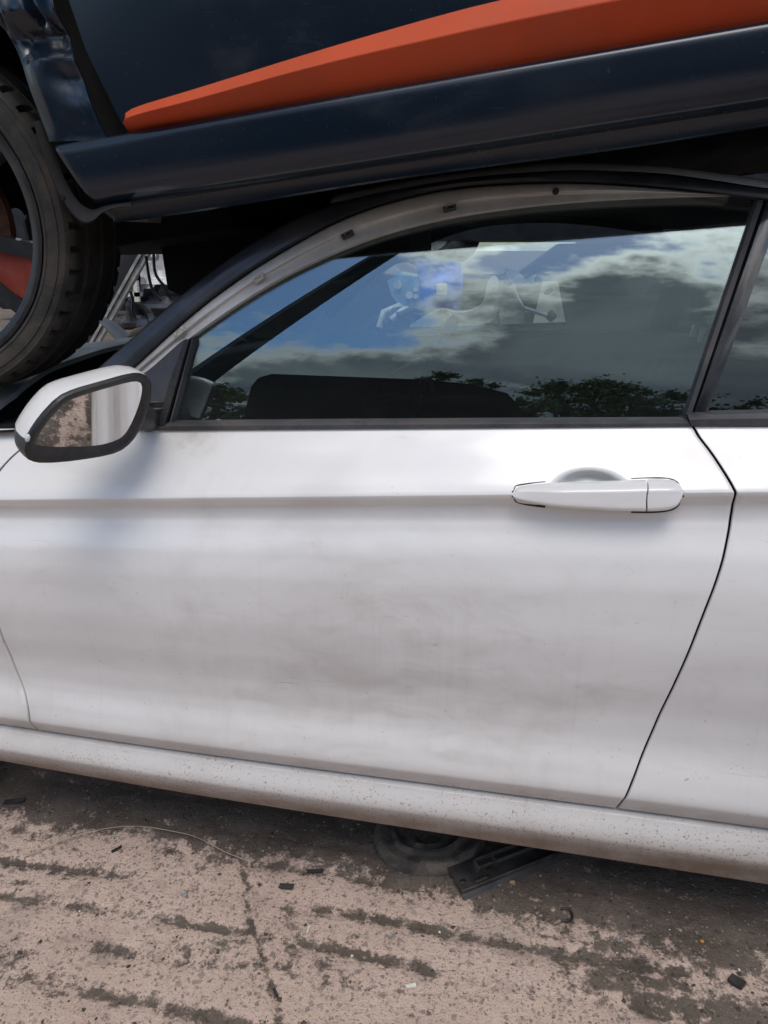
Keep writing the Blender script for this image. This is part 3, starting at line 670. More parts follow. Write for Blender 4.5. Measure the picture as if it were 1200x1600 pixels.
def shellpart(name, ks, mat, grow):
    P = [[shell(k, o, s*grow) for k in ks] for o, s in prof]; Q = [[shell(k, o, s*grow*.97) for k in ks] for o, s in prof]
    mb = MB().grid(np.array(P+Q[::-1]), closed_u=True); return mb.build(name, mat, mirror, smooth=50)
ku = [lower[-1]] + sorted(upper, key=lambda k: angs[k] if angs[k] < 1 else angs[k]-2*math.pi) + [lower[0]]
shellpart('mirror_cap', ku, WHITE, 1.0); shellpart('mirror_base', [ku[-2]]+lower+[ku[1]], BLACK, .985)
p = mpt(41, 683, .004)
MB().box(p, (.007, .008, .013), Matrix.Rotation(R(20), 3, 'Y'), .003).build('marker_lamp', SILVER, mirror, smooth=60)
pa = [mpt(208, 668, -.05), mpt(215, 668, -.045)+np.array([.02, .03, -.004]), gpt(232, 655, .0)]
MB().tube(pa, [.026, .022, .024], 16).build('mirror_arm', BLACK, mirror, smooth=60)

# ------------------------------------------------------------------ hood, cowl, windscreen, roof, far side
def hood_x(y): return np.interp(y, [.02, .155, .30, .408, .727, 1.05, 1.33, 1.54], [-1.03, -1.03, -1.075, -1.11, -1.16, -1.15, -1.10, -1.03])
P = []
for t in np.linspace(0, 1, 40):
    row = []
    for y in np.r_[np.linspace(.022, .20, 16), np.linspace(.22, 1.54, 24)]:
        x = hood_x(y)*(1-t)+(-1.98)*t; e = zb(x)-.004; d = min(y-.022, 1.54-y)
        z = e+.062*(1-math.exp(-d/.09))*(1-.35*t)+.012*math.sin(math.pi*(y)/1.56)-.07*t*t
        row.append((x, y, z))
    P.append(row)
P0 = [(x+.001, y, z-.012) for x, y, z in P[0]]; P00 = [(x-.02, y, z-.016) for x, y, z in P[0]]
MB().grid([P00, P0]+P).build('hood', DUSTY, coupe, smooth=60)
P = []
for t in np.linspace(0, 1, 12):
    P.append([(-1.2*(1-t)+(-.74)*t, y, .918+.04*t+.02*math.sin(math.pi*y/1.56)) for y in np.linspace(.02, 1.54, 20)])
MB().grid(P).build('cowl', INNER, coupe, smooth=60)
P = [[(hood_x(y)-.012, y, z0 if z0 < .95 else zb(hood_x(y))-.004+.062*(1-math.exp(-min(y-.02, 1.54-y)/.09))+.012*math.sin(math.pi*y/1.56)-.006) for y in np.linspace(.03, 1.53, 40)] for z0 in (.70, .92, .96)]
MB().grid(P).build('firewall', INNER, coupe, smooth=60)
# windscreen: slab from the cowl to the roof front
P = []
for t in np.linspace(0, 1, 14):
    row = []
    for s in np.linspace(0, 1, 20):
        bow = math.sin(math.pi*s)
        y0 = .10*(1-t)+.20*t; y = y0+(1.56-2*y0)*s
        row.append(((-.80-.16*bow)*(1-t)+(-.28-.10*bow)*t, y, .975*(1-t)+1.385*t+.045*math.sin(math.pi*t)))
    P.append(row)
P = np.array(P); MB().grid(P).build('windscreen', WSGLASS, coupe, smooth=80)
# roof skin between the two rails (dented by the car above)
ro = resample(smoothpoly(trim_out[6:], 2), 50); near = np.array([gpt(x, y-2, 0) for x, y in ro])
near = np.vstack([near, near[-1]+np.array([.5, .01, -.03]), near[-1]+np.array([1.0, .04, -.12])])
P = []
for p in near:
    row = []
    for s in np.r_[0, .01, .025, .05, .1, .2, .35, .5, .65, .8, .9, 1]:
        y = p[1]+(1.56-2*p[1])*s; row.append((p[0], y, p[2]-.002+.022*(1-math.exp(-min(s, 1-s)/.03))+.004*vnoise(p[0]*9, y*9, 4)))
    P.append(row)
P = np.array(P); MB().grid(P).build('roof', WHITE, coupe, smooth=60)
Q = P.copy(); Q[..., 2] -= .03; MB().grid(Q).build('headliner', INNER, coupe, smooth=60)
# far side: rail, pillar, door
far = [gpt(x, y, 0) for x, y in smoothpoly(trim_in, 1)]
MB().tube([(p[0], 1.56-p[1], p[2]-.004) for p in far], .026, 10).build('far_pillar', INNER, coupe, smooth=60)
MB().tube([(.42, 1.51, .95), (.50, 1.40, 1.36)], .045, 10).build('far_door_pillar', INNER, coupe, smooth=60)
P = [[(x, 1.56-float(SP(w)), float(wz(x, np.array(w)))) for x in np.linspace(-1.1, 2.2, 40)] for w in (0, .5, 1, 1.15, 1.5, 2.2, 2.8, 3, 3.5, 4)]
fd = MB().grid(P).build('far_door', WHITE, coupe, smooth=50)
P = [[(x, 1.42, float(wz(x, np.array(w)))) for x in np.linspace(-1.0, 1.2, 20)] for w in (1, 2, 3, 3.99)]
MB().grid(P).build('far_door_lining', INNER, fd, smooth=50)
a = onY(592, 516, 1.425); b_ = onY(888, 506, 1.425)
MB().tube([a, b_], .007, 6).build('sill_strip', CHROME, fd); a = onY(632, 527, 1.41); b_ = onY(893, 515, 1.41)
MB().tube([a, b_], .005, 6).build('sill_strip', CHROME, fd)
# cabin
MB().box((.55, .78, .25), (3.2, 1.46, .06)).build('cabin_floor', INNER, coupe)
P = [[(x, .075, z) for x in np.linspace(-.95, .95, 3)] for z in (.3, .6, float(zb(0))-.02)]
MB().grid(P).build('door_lining', INNER, coupe)
prof_d = [(-.92, .93), (-.80, .985), (-.62, 1.0), (-.50, .985), (-.44, .93), (-.46, .80), (-.55, .62), (-.90, .6)]
dash = MB(); dash.prism([(x, .09, z) for x, z in prof_d], (0, 1.38, 0)); dash.build('dashboard', INNER, coupe, smooth=30)
wc = np.array([-.30, 1.12, .90]); tl = R(-24); ring = []
for k in range(33):
    t = 2*math.pi*k/32; ring.append(wc+np.array([math.sin(tl)*-.18*math.sin(t), .18*math.cos(t), .18*math.cos(tl)*math.sin(t)]))
st = MB().tube(ring, .015, 10, cap=False).build('steering_wheel', BLACK, coupe, smooth=60)
MB().tube([wc, wc+np.array([-.16, 0, -.06])], [.06, .035], 14).build('hub', BLACK, st, smooth=50)
for t in (0.05, math.pi-.05, -math.pi/2):
    MB().tube([wc, wc+np.array([math.sin(tl)*-.175*math.sin(t), .175*math.cos(t), .175*math.cos(tl)*math.sin(t)])], .014, 8).build('spoke', BLACK, st, smooth=50)
def seat(x, y):
    rows_ = []
    for t in np.linspace(0, 1, 16):
        zz_ = .40+.62*t; xx = x+.16*t; wdt = .25*(1-.28*t**3); dep = .055+.02*math.sin(math.pi*t)
        rg = []
        for k in range(20):
            a_ = 2*math.pi*k/20; cx, cy = math.cos(a_), math.sin(a_)
            rg.append((xx+dep*math.copysign(abs(cx)**.6, cx), y+wdt*math.copysign(abs(cy)**.7, cy), zz_))
        rows_.append(rg)
    mb = MB().grid(np.array([r+[r[0]] for r in rows_])); mb.f.append(tuple(range(20))); mb.f.append(tuple(15*21+k for k in range(20)))
    s_ = mb.build('seat', SEAT, coupe, smooth=60)
    MB().box((x-.25, y, .42), (.52, .5, .15), None, .05).build('cushion', SEAT, s_, smooth=40)
    hr = []
    for t in np.linspace(0, 1, 9):
        e = math.sin(math.pi*(.12+.76*t))**.5; rg = []
        for k in range(16):
            a_ = 2*math.pi*k/16; rg.append((x+.19+.045*e*math.cos(a_), y+.135*e*math.copysign(abs(math.sin(a_))**.7, math.sin(a_)), 1.06+.19*t))
        hr.append(rg+[rg[0]])
    mb = MB().grid(np.array(hr)); mb.f.append(tuple(range(16))); mb.f.append(tuple(8*17+k for k in range(16))); mb.build('headrest', SEAT, s_, smooth=60)
    for s in (-1, 1): MB().tube([(x+.17, y+s*.06, 1.0), (x+.185, y+s*.06, 1.09)], .006, 8).build('headrest_post', CHROME, s_)
seat(.30, .42); seat(.30, 1.14)
MB().box((1.1, .78, .68), (.2, 1.2, .66), Matrix.Rotation(R(15), 3, 'Y'), .06).build('rear_bench', SEAT, coupe, smooth=40)

# ------------------------------------------------------------------ wheels
def wheel(parent, c, axis, Rr, W, rim, full=True):
    """c: centre of the outer face; axis: unit vector pointing outwards"""
    a = Vector(axis).normalized(); u = a.cross(Vector((0, 0, 1))).normalized(); v = u.cross(a); c = Vector(c)
    def pt(o, r, t): return c+a*o+(u*math.cos(t)+v*math.sin(t))*r
    hub = MB().tube([c-a*W*.95, c-a*W*.5], .06, 16).build('wheel', WHEEL, parent, smooth=40)
    NS = 288; side = [(-.004, rim), (.006, rim+.008), (.0075, rim+.012), (.0060, rim+.0135), (.0085, rim+(Rr-rim)*.38), (.0075, rim+(Rr-rim)*.55), (.0055, rim+(Rr-rim)*.57), (.0045, rim+(Rr-rim)*.72), (.0062, rim+(Rr-rim)*.745), (.0052, rim+(Rr-rim)*.77), (-.0005, Rr-.0095), (-.006, Rr-.0040), (-.012, Rr-.0015)]
    tr = [(-.030, Rr), (-.038, Rr+.0005), (-.040, Rr-.006), (-.049, Rr-.006), (-.051, Rr+.001), (-W*.5+.012, Rr+.0015), (-W*.5+.010, Rr-.006), (-W*.5-.006, Rr-.006), (-W*.5-.008, Rr+.0015)]
    tr += [(-W+.051, Rr+.001), (-W+.049, Rr-.006), (-W+.040, Rr-.006), (-W+.038, Rr), (-W+.010, Rr-.0022), (-W+.003, Rr-.0075), (-W, rim+(Rr-rim)*.8), (-W-.006, rim+.02), (-W+.01, rim)]
    prof_ = side+tr; P = []
    for k in range(NS+1):
        t = 2*math.pi*k/NS; cut = (k % 6 in (0,)); row = []
        for o, r in prof_:
            dd = 0
            if cut and ((-.034 < o < -.002) or (-W+.002 < o < -W+.034)) and r > rim+(Rr-rim)*.82: dd = -.011
            row.append(pt(o, r+dd, t+(.012*math.sin(o*120) if o < -.04 else 0)))
        P.append(row)
    MB().grid(np.array(P)).build('tyre', TYRE, hub, smooth=38)
    # rim barrel and lip
    P = [[pt(o, r, 2*math.pi*k/72) for o, r in ((.002, rim-.003), (.006, rim+.004), (.0065, rim-.006), (.001, rim-.016), (-.02, rim-.022), (-.12, rim-.035), (-.16, rim-.03))] for k in range(73)]
    MB().grid(np.array(P)).build('rim', WHEEL, hub, smooth=45)
    P = [[pt(o, r, 2*math.pi*k/48) for o, r in ((-.085, .03), (-.085, .145), (-.105, .145), (-.105, .03))] for k in range(49)]
    MB().grid(np.array(P)).build('brake_disc', RUST, hub, smooth=40)
    MB().tube([pt(-.09, 0, 0), pt(-.01, 0, 0)], [.055, .05], 24).build('hub_cap', WHEEL, hub, smooth=40)
    for q in range(5):
        t0 = R(-12)+2*math.pi*q/5
        def spk(t1, t2, w0, w1, z0, z1, mat, name, r0=.045, r1=rim-.012):
            A = [pt(z0, r0, t1-w0), pt(z1, r1, t1-w1), pt(z1, r1, t1+w1), pt(z0, r0, t1+w0)]
            B = [p-a*.035 for p in A]; Bv = [p-a*.006+(c-p).normalized()*0 for p in A]
            mb = MB().add(A+B, [(0, 1, 2, 3), (7, 6, 5, 4), (0, 4, 5, 1), (1, 5, 6, 2), (2, 6, 7, 3), (3, 7, 4, 0)]); return mb.build(name, mat, hub, smooth=0)
        spk(t0+.235, 0, .30, .055, -.020, -.004, WHEEL, 'spoke')
        spk(t0-.235, 0, .30, .055, -.020, -.004, WHEEL, 'spoke')
        spk(t0, 0, .20, .170, -.030, -.013, ORANGE2 if full else WHEEL, 'insert', .10, rim-.02)
    return hub

# ------------------------------------------------------------------ dark blue car on top
bl_o = np.array([-.771, 0, 1.414]); bl_e1 = np.array([1.06, 0, .128]); bl_e1 /= np.linalg.norm(bl_e1); bl_e2 = np.array([-bl_e1[2], 0, bl_e1[0]])
def bpt(a, b_, y): q = bl_o+bl_e1*a+bl_e2*b_; return np.array([q[0], y, q[2]])
def bab(px, py, Y=0.0):
    p = onY(px, py, Y)-bl_o; return float(p@bl_e1), float(p@bl_e2)
def bpx(px, py, Y): p = onY(px, py, Y); return p
blue = thing('hatchback_car', 'dark blue car with orange door strip stacked on the white coupe', 'car', (0, .85, 1.30))
# sill
YB = -.045
prof_s = [(.004, .060), (.0042, .004), (.0032, -.002), (-.001, -.0062), (-.0055, -.0077), (-.009, -.0080), (-.014, -.0079), (-.030, -.0072), (-.045, -.0060), (-.058, -.0038), (-.070, -.0005), (-.083, .008), (-.090, .020), (-.092, .040), (-.100, .043), (-.112, .044), (-.114, .054), (-.100, .060), (-.080, .075), (-.078, .20)]
SA0 = bab(85, 240, YB-.006)[0]
P = []
for a in np.r_[-.004, 0, .004, .012, np.linspace(.03, 2.75, 110)]:
    row = []
    for b_, dy in prof_s:
        sh = -.045*min(1, max(0, -b_/.10)) if b_ > -.095 else -.045
        cap_ = .012 if a < 0 else (.004 if a < .003 else (.001 if a < .01 else 0))
        aa = a - sh*max(0, 1-a/.12) + SA0
        row.append(bpt(aa, b_+(-.002*math.sin(a*9)*(b_ < -.095)), YB+dy+cap_))
    P.append(row)
MB().grid(np.array(P)).build('sill', BLUE, blue, smooth=50)
# door skin
def dedge(b_): return np.interp(b_, [-.02, .03, .12, .24, .45, .62], [bab(200, 216, YB)[0], bab(178, 190, YB)[0], bab(133, 95, YB)[0], bab(98, 0, YB)[0], bab(70, -150, YB)[0], bab(60, -300, YB)[0]])
P = []
for b_ in np.r_[.0135, .016, np.linspace(.02, .62, 40)]:
    al = dedge(b_)+.004; row = []
    y = YB+.012-.020*math.sin(min(1, b_/.5)*math.pi*.6)+(.008 if b_ < .014 else 0)
    for u in np.linspace(0, 1, 80): row.append(bpt(al+(2.7-al)*u, b_, y+.002*(vnoise(u*9, b_*6, 7)-.5)))
    P.append(row)
P = np.array(P); E0 = P[:, :1].copy(); E0[..., 1] += .02; P = np.concatenate([E0, P], 1); T = P[:1].copy(); T[..., 1] += .03; P = np.concatenate([T, P], 0)
bdoor = MB().grid(P).build('door', BLUE, blue, smooth=40)
# orange strip
tp = smoothpoly([(193, 189), (195, 178), (204, 171), (240, 160), (330, 133), (500, 79), (700, 21), (790, -1), (1000, -50), (1300, -118)], 2)
cr = smoothpoly([(194, 192), (197, 189), (206, 187), (245, 179), (330, 157), (500, 109), (700, 64), (800, 42), (1000, 3), (1300, -55)], 2)
bt = smoothpoly([(195, 204), (199, 205.5), (208, 205), (245, 199), (330, 185), (500, 155), (700, 119), (800, 101), (1000, 66), (1300, 13)], 2)
n = 90; tp, cr, bt = resample(tp, n), resample(cr, n), resample(bt, n); P = []
def orow(A, B, t, dy): 
    out = []
    for k, (p, q) in enumerate(zip(A, B)):
        e = min(1, k/4.0); w = onY(p[0]*(1-t)+q[0]*t, p[1]*(1-t)+q[1]*t, YB); out.append((w[0], YB+.008+(dy)*(.35+.65*e**.5), w[2]))
    return out
P = [orow(tp, cr, 0, .012), orow(tp, cr, 0, -.010), orow(tp, cr, .05, -.0165), orow(tp, cr, .16, -.0185), orow(tp, cr, .95, -.0345), orow(tp, cr, 1, -.0345), orow(cr, bt, .1, -.0315), orow(cr, bt, .93, .004), orow(cr, bt, 1, .006), orow(cr, bt, 1, .012)]
mb = MB().grid(np.array(P)); b0 = n; mb.f.append(tuple(i*n for i in range(len(P))))
mb.build('trim_strip', ORANGE, bdoor, smooth=28)
# crumpled front fender
lft = smoothpoly([(-60, -260), (-30, -120), (-6, 0), (8, 45), (30, 84), (45, 135), (62, 180), (76, 217)], 2)
rgt = smoothpoly([(40, -260), (62, -120), (84, 0), (97, 40), (106, 66), (118, 92), (133, 135), (150, 180), (167, 218)], 2)
nr, nc = 110, 60; L_ = by_rows(lft, np.linspace(-260, 221, nr)); R_ = by_rows(rgt, np.linspace(-260, 219, nr)); P = []
fy = pchip([-260, -80, -10, 22, 48, 63, 80, 104, 140, 221], [-.01, -.012, -.014, -.018, .002, .014, .006, -.014, -.013, -.004])
for i in range(nr):
    row = []
    for j in range(nc):
        t = j/(nc-1); px = L_[i][0]*(1-t)+R_[i][0]*t; py = L_[i][1]*(1-t)+R_[i][1]*t
        sag = 8*math.sin(math.pi*t)+ (t-.4)*16
        amt = sstep(t, -.02, .25)*(1-.35*float(sstep(t, .8, 1)))
        dy = float(fy(py+sag*.8))*amt + (1-amt)*(-.004)
        # V-shaped ridge running up from the fold, and a shallow lens-shaped dent
        rx = .62-.28*(30-py)/60.; dy += -.022*math.exp(-((t-.86)/.07)**2)*float(sstep(py, 52, 30)) + .026*math.exp(-((t-.66)/.11)**2)*float(sstep(py, 48, 22))
        dy += -.010*math.exp(-((t-.12)/.10)**2)*float(sstep(py, 90, 40))
        dy += .010*math.exp(-(((t-.8)/.28)**2+((py-125)/26)**2))
        dy += .0022*(fbm(t*3, py/60, 9, 2)-.5)
        w = onY(px, py, YB); row.append((w[0], YB+.004+dy, w[2]))
    P.append(row)
P = np.array(P); Q = P.copy(); Q[..., 1] += .004
mb = MB().grid(P); mb.grid(Q)
mb.build('front_fender', BLUE, blue, smooth=16)
# dark structure behind the fender gap, floor pan, light-blocking body shell
P = [[bpt(a, b_, YB+.055) for a in (-.02, .0, .3, 2.7)] for b_ in (-.02, .1, .3, .6)]
MB().grid(np.array(P)).build('dark_backing', UNDER, blue)
mb = MB()
P = []
for b_, y in [(-.075, .02), (-.07, .12), (-.045, .16), (-.045, .62), (-.02, .66), (.02, .70), (.02, .96), (-.02, 1.0), (-.045, 1.05), (-.045, 1.55), (-.07, 1.6), (-.09, 1.72)]:
    P.append([bpt(a, b_+.006*math.sin(a*40), y) for a in np.linspace(.02, 2.75, 60)])
mb.grid(np.array(P)).build('floor_pan', UNDER, blue, smooth=40)
P = [[bpt(a, .60, y) for a in np.linspace(-1.0, 2.75, 8)] for y in np.linspace(YB+.02, 1.72, 6)]  # unseen lid, added so no light comes through from above
P2 = [[bpt(a, b_, 1.72) for a in np.linspace(.0, 2.75, 8)] for b_ in (-.09, .2, .6)]
P3 = [[bpt(2.75, b_, y) for y in (YB, .8, 1.72)] for b_ in (-.09, .2, .6)]
MB().grid(np.array(P)).grid(np.array(P2)).grid(np.array(P3)).build('body_light_block', BLUE, blue, smooth=40)
# wheel-arch liner flap in front of the tyre
fl = smoothpoly([(52, 190), (66, 236), (82, 282), (100, 318), (118, 342), (133, 351), (147, 346), (158, 333), (176, 325), (205, 322)], 3)
fo = smoothpoly([(74, 186), (86, 238), (104, 288), (124, 318), (138, 326), (146, 328), (152, 326), (160, 322), (176, 318), (205, 315)], 3)
A = resample(fl, 60); B = resample(fo, 60)
P = [[onY(*(p*(1-t)+q*t), YB+dy) for p, q in zip(A, B)] for t, dy in ((.06, .17), (0, .012), (0, .004), (.12, .0), (.5, .006), (1, .016))]
flap = MB().grid(np.array(P)).build('arch_liner', UNDER, blue, smooth=50)
c = onY(97, 309, YB-.001); MB().tube([c, c+np.array([0, .003, 0])], .0045, 12).build('screw_hole', INNER, flap)
# seam tags under the sill front
P = [bpx(160, 330, .02), bpx(180, 345, .03), bpx(230, 347, .03), bpx(232, 335, .02), bpx(190, 322, .01)]
MB().prism(P, (0, .05, 0)).build('undertray_tab', BLACKDUST, blue, smooth=0)
# engine undertray and subframe in the dark behind the wheel
MB().box((-.93, .95, 1.33), (.55, .9, .10), Matrix.Rotation(R(-6.9), 3, 'Y'), .02).build('subframe', UNDER, blue)
P = [onY(250, 372, .82), onY(262, 452, .82), onY(300, 470, .82), onY(420, 460, .82), onY(640, 400, .82), onY(640, 330, .82)]
MB().prism(P, (0, .45, 0)).build('undertray', UNDER, blue, smooth=0)
ax = np.array([math.sin(.09), -math.cos(.09), -.017])
bw = wheel(blue, (-1.115, .047, 1.306), ax, .312, .212, .250)
# coupe wheels (out of frame, seen from the side)
wheel(coupe, (1.30, -.01, .31), (0, -1, 0), .31, .2, .225, full=False)
wheel(coupe, (-1.50, .0, .31), (0, -1, 0), .31, .2, .225, full=False)

# inner wheel arch above the tyre
P = []
for y in (.03, .12, .22, .34):
    P.append([(-1.10+.365*math.cos(t), y, 1.33+.365*math.sin(t)) for t in np.linspace(R(14), R(200), 30)])
P.append([(-1.10+.02*math.cos(t), .345, 1.33+.02*math.sin(t)) for t in np.linspace(R(14), R(200), 30)])
MB().grid(np.array(P)).build('wheel_arch', UNDER, blue, smooth=50)

# ------------------------------------------------------------------ debris on the ground
def gpos(px, py, h=.0): p = onZ(px, py, h); return np.array([p[0], p[1], gz(p[0], p[1])+h])
# rubber ring half under the sill
c = gpos(672, 1306); rr = .112; P = []
prof_r = [(.015, .004), (.030, .020), (.042, .026), (.050, .019), (.056, .021), (.066, .032), (.073, .030), (.076, .023), (.086, .022), (.094, .028), (.103, .027), (.109, .018), (.112, .006), (.110, 0)]
for k in range(65):
    t = 2*math.pi*k/64; wob = 1.12+.05*math.sin(2*t+.6)+.02*math.sin(5*t)
    P.append([(c[0]+r*wob*math.cos(t), c[1]-.012+r*wob*math.sin(t)*.92, c[2]-.002+h*(1+.25*math.sin(t+2))+.002*vnoise(r*300, t*9, 3)) for r, h in prof_r])
tag(MB().grid(np.array(P)).build('rubber_ring', pbr('dusty_rubber', (.03, .028, .026), .8, var=.3, bump=.5, bscale=260, dust=.9, dustcol=(.14, .115, .092), vscale=25), None, smooth=50), 'dirty ridged black rubber ring lying half under the white sill', 'rubber ring')
# slotted black plastic cover
q = [gpos(699, 1357, .02), gpos(722, 1398, .006), gpos(888, 1331, .006), gpos(846, 1312, .02)]
u = (q[2]-q[1]); Lx = np.linalg.norm(u); u /= Lx; v = (q[0]-q[1]); Ly = np.linalg.norm(v); v /= Ly; nn = np.cross(u, v); nn /= np.linalg.norm(nn)
if nn[2] < 0: nn = -nn
rotc = Matrix(((u[0], v[0], nn[0]), (u[1], v[1], nn[1]), (u[2], v[2], nn[2])))
def cpt(a, b_, h): return q[1]+u*a+v*b_+nn*h
cover = thing('plastic_cover', 'broken black plastic cover with slots lying beside the rubber ring', 'plastic cover', tuple(q[1]))
mb = MB(); xs2 = [0, .010, .022, .040, .054, .075, .090, Lx]; ys2 = [0, .012, .020, .030, .040, Ly]
holes = {(1, 2), (1, 4), (3, 1), (4, 1), (5, 3)}
for i in range(len(xs2)-1):
    for j in range(len(ys2)-1):
        if (i, j) in holes and ys2[j+1] < Ly: continue
        a0, a1, b0, b1 = xs2[i], xs2[i+1], ys2[j], ys2[j+1]
        mb.prism([cpt(a0, b0, 0), cpt(a1, b0, 0), cpt(a1, b1, 0), cpt(a0, b1, 0)], tuple(nn*.003))
mb.build('plate', BLACKDUST if False else BLACK, cover, smooth=0)
for a0, a1, b0, b1, h in [(.0, Lx, 0, .004, .009), (.056, Lx*.98, Ly-.012, Ly-.009, .012), (.056, .059, .03, Ly-.01, .012), (.06, Lx*.9, .034, .037, .010), (.10, .103, .03, Ly-.01, .012)]:
    MB().prism([cpt(a0, b0, 0.0031), cpt(a1, b0, 0.0031), cpt(a1, b1, 0.0031), cpt(a0, b1, 0.0031)], tuple(nn*h)).build('rib', BLACKDUST, cover, smooth=0)
MB().prism([cpt(-.001, -.010, -.006), cpt(Lx, -.010, -.006), cpt(Lx, .001, -.001), cpt(-.001, .001, -.001)], tuple(nn*.004)).build('flange', BLACKDUST, cover, smooth=0)
# bowed wire
wp = smoothpoly([(40, 1337), (75, 1322), (120, 1304), (170, 1293), (215, 1290), (265, 1297), (305, 1306), (345, 1328), (386, 1343)], 2)
tag(MB().tube([gpos(x, y, .004+.010*math.sin(math.pi*k/len(wp))) for k, (x, y) in enumerate(wp)], .0010, 6).build('wire', HOSE, None, smooth=60), 'thin pale wire bowed across the concrete at lower left', 'wire')
def shard(name, px, py, l, w, h, ang, mat, label, cat='plastic shard', bend=.3, group=None):
    c = gpos(px, py, .002); rz = Matrix.Rotation(R(ang), 3, 'Z'); rows_ = []
    for k in range(6):
        t = k/5-.5; x = t*l; zz_ = bend*l*(t*t)*.6; ww = w*(1-.5*abs(t)**1.5*(1+.5*math.sin(k*7+px)))
        rows_.append([Vector(c)+rz @ Vector((x, -ww/2, zz_)), Vector(c)+rz @ Vector((x+.1*w, ww/2, zz_+.15*h)), Vector(c)+rz @ Vector((x+.1*w, ww/2, zz_+h)), Vector(c)+rz @ Vector((x, -ww/2, zz_+h*.8)), Vector(c)+rz @ Vector((x, -ww/2, zz_))])
    mb = MB().grid(np.array([[tuple(p) for p in r] for r in rows_])); mb.f.append((0, 1, 2, 3)); mb.f.append((25, 26, 27, 28))
    return tag(mb.build(name, mat, None, smooth=30), label, cat, group)
shard('plastic_shard', 22, 1252, .048, .016, .004, 22, BLACK, 'dark grey plastic shard at the left edge under the fender')
shard('plastic_shard', 492, 1360, .036, .008, .004, 14, BLACK, 'thin black plastic shard left of the rubber ring')
shard('plastic_shard', 182, 1328, .024, .006, .003, 55, BLACK, 'small black sliver just below the bowed wire')
shard('plastic_shard', 447, 1386, .030, .014, .003, 5, BLACKDUST, 'dusty dark flake of plastic right of the joint in the concrete')
shard('plastic_clip', 1150, 1536, .026, .018, .009, -35, BLACK, 'black plastic clip near the lower right corner', 'plastic clip')
shard('bolt', 430, 1552, .016, .006, .005, -50, BLACK, 'small black bolt lying in the joint at the bottom', 'bolt', bend=0)
shard('pale_stick', 481, 1453, .0035, .018, .003, 6, PALE, 'short pale stick standing out on the concrete right of the joint', 'stick', bend=0)
shard('plaster_chip', 642, 1542, .018, .007, .004, 20, PALE, 'off-white chip on the concrete near the bottom centre', 'chip', bend=0)
shard('orange_chip', 1097, 1471, .007, .005, .003, 0, pbr('orange_chip', (.5, .24, .04), .6), 'tiny orange chip on the dirt at right', 'chip', bend=0)
shard('dry_leaf', 800, 1379, .011, .007, .002, 15, pbr('dry_leaf', (.38, .27, .12), .7), 'small dry yellow leaf in front of the plastic cover', 'leaf')
cp_ = smoothpoly([(877, 1420), (886, 1418), (894, 1424), (895, 1434), (886, 1438), (877, 1438)], 2)
tag(MB().tube([gpos(x, y, .004) for x, y in cp_], .0026, 7).build('plastic_hook', BLACK, None, smooth=60), 'curled black plastic hook on the dirt right of centre', 'plastic strip')
for (px, py, lab) in [(288, 1397, 'zinc washer lying left of the concrete joint'), (612, 1464, 'zinc washer lying below the black plastic cover'), (968, 1467, 'zinc washer on the dirt at lower right')]:
    c = gpos(px, py, .002); P = []
    for k in range(25):
        t = 2*math.pi*k/24; P.append([(c[0]+r*math.cos(t), c[1]+r*math.sin(t), c[2]+h+.0012*math.cos(t)) for r, h in ((.0028, 0), (.0028, .0016), (.0034, .0019), (.0066, .0017), (.0070, .0012), (.0070, 0), (.0028, 0))])
    tag(MB().grid(np.array(P)).build('washer', WASHER, None, smooth=40), lab, 'washer', 'loose washers on the concrete')
# loose grit and crumbs of dirt
def rocks(name, n, smin, smax, mat, label, cond, seed):
    rg = np.random.default_rng(seed); mb_v = []; mb_f = []
    ico = [(-1, 0, 0), (1, 0, 0), (0, -1, 0), (0, 1, 0), (0, 0, 1), (0, 0, -.6)]; tri = [(0, 2, 4), (2, 1, 4), (1, 3, 4), (3, 0, 4), (2, 0, 5), (1, 2, 5), (3, 1, 5), (0, 3, 5)]
    X = rg.uniform(-1.3, .95, n*8); Y = rg.uniform(-.58, .33, n*8); D = dirt_of(X, Y); keep = cond(D, rg.random(n*8)); X = X[keep][:n]; Y = Y[keep][:n]
    Zg = -.0042*groove(X, Y)+.003*(fbm(X*22, Y*22, 61, 3)-.5)+.0022*(fbm(X*95, Y*95, 71, 2)-.5)
    for x, y, z in zip(X, Y, Zg):
        s = smin+(smax-smin)*rg.random()**4; k = len(mb_v); a = rg.random()*6.3; ca, sa = math.cos(a), math.sin(a); e = rg.uniform(.6, 1.3, 6)
        for (p0, p1, p2), ee in zip(ico, e):
            q0, q1, q2 = p0*s*ee*1.2, p1*s*ee*.85, p2*s*ee*.6; mb_v.append((x+q0*ca-q1*sa, y+q0*sa+q1*ca, z+q2+s*.2))
        mb_f += [(k+a_, k+b_, k+c_) for a_, b_, c_ in tri]
    me = bpy.data.meshes.new(name); me.from_pydata(mb_v, [], mb_f); me.materials.append(mat); me.update()
    o = bpy.data.objects.new(name, me); col.objects.link(o); o['kind'] = 'stuff'; o['label'] = label; o['category'] = 'grit'
rocks('grit', 9000, .0006, .0042, STONE, 'fine loose grit scattered over the yard', lambda d, r: r < .18+.6*d, 1)
rocks('dirt_crumbs', 4200, .0008, .0060, CRUMB, 'dark crumbs of dried dirt over the concrete', lambda d, r: r < .10+.9*sstep(d, .2, .8), 2)
rocks('glass_crumbs', 420, .0008, .0030, PALE, 'pale crumbs of broken glass and plastic in the dirt', lambda d, r: r < .05+.5*sstep(d, .3, .8), 5)

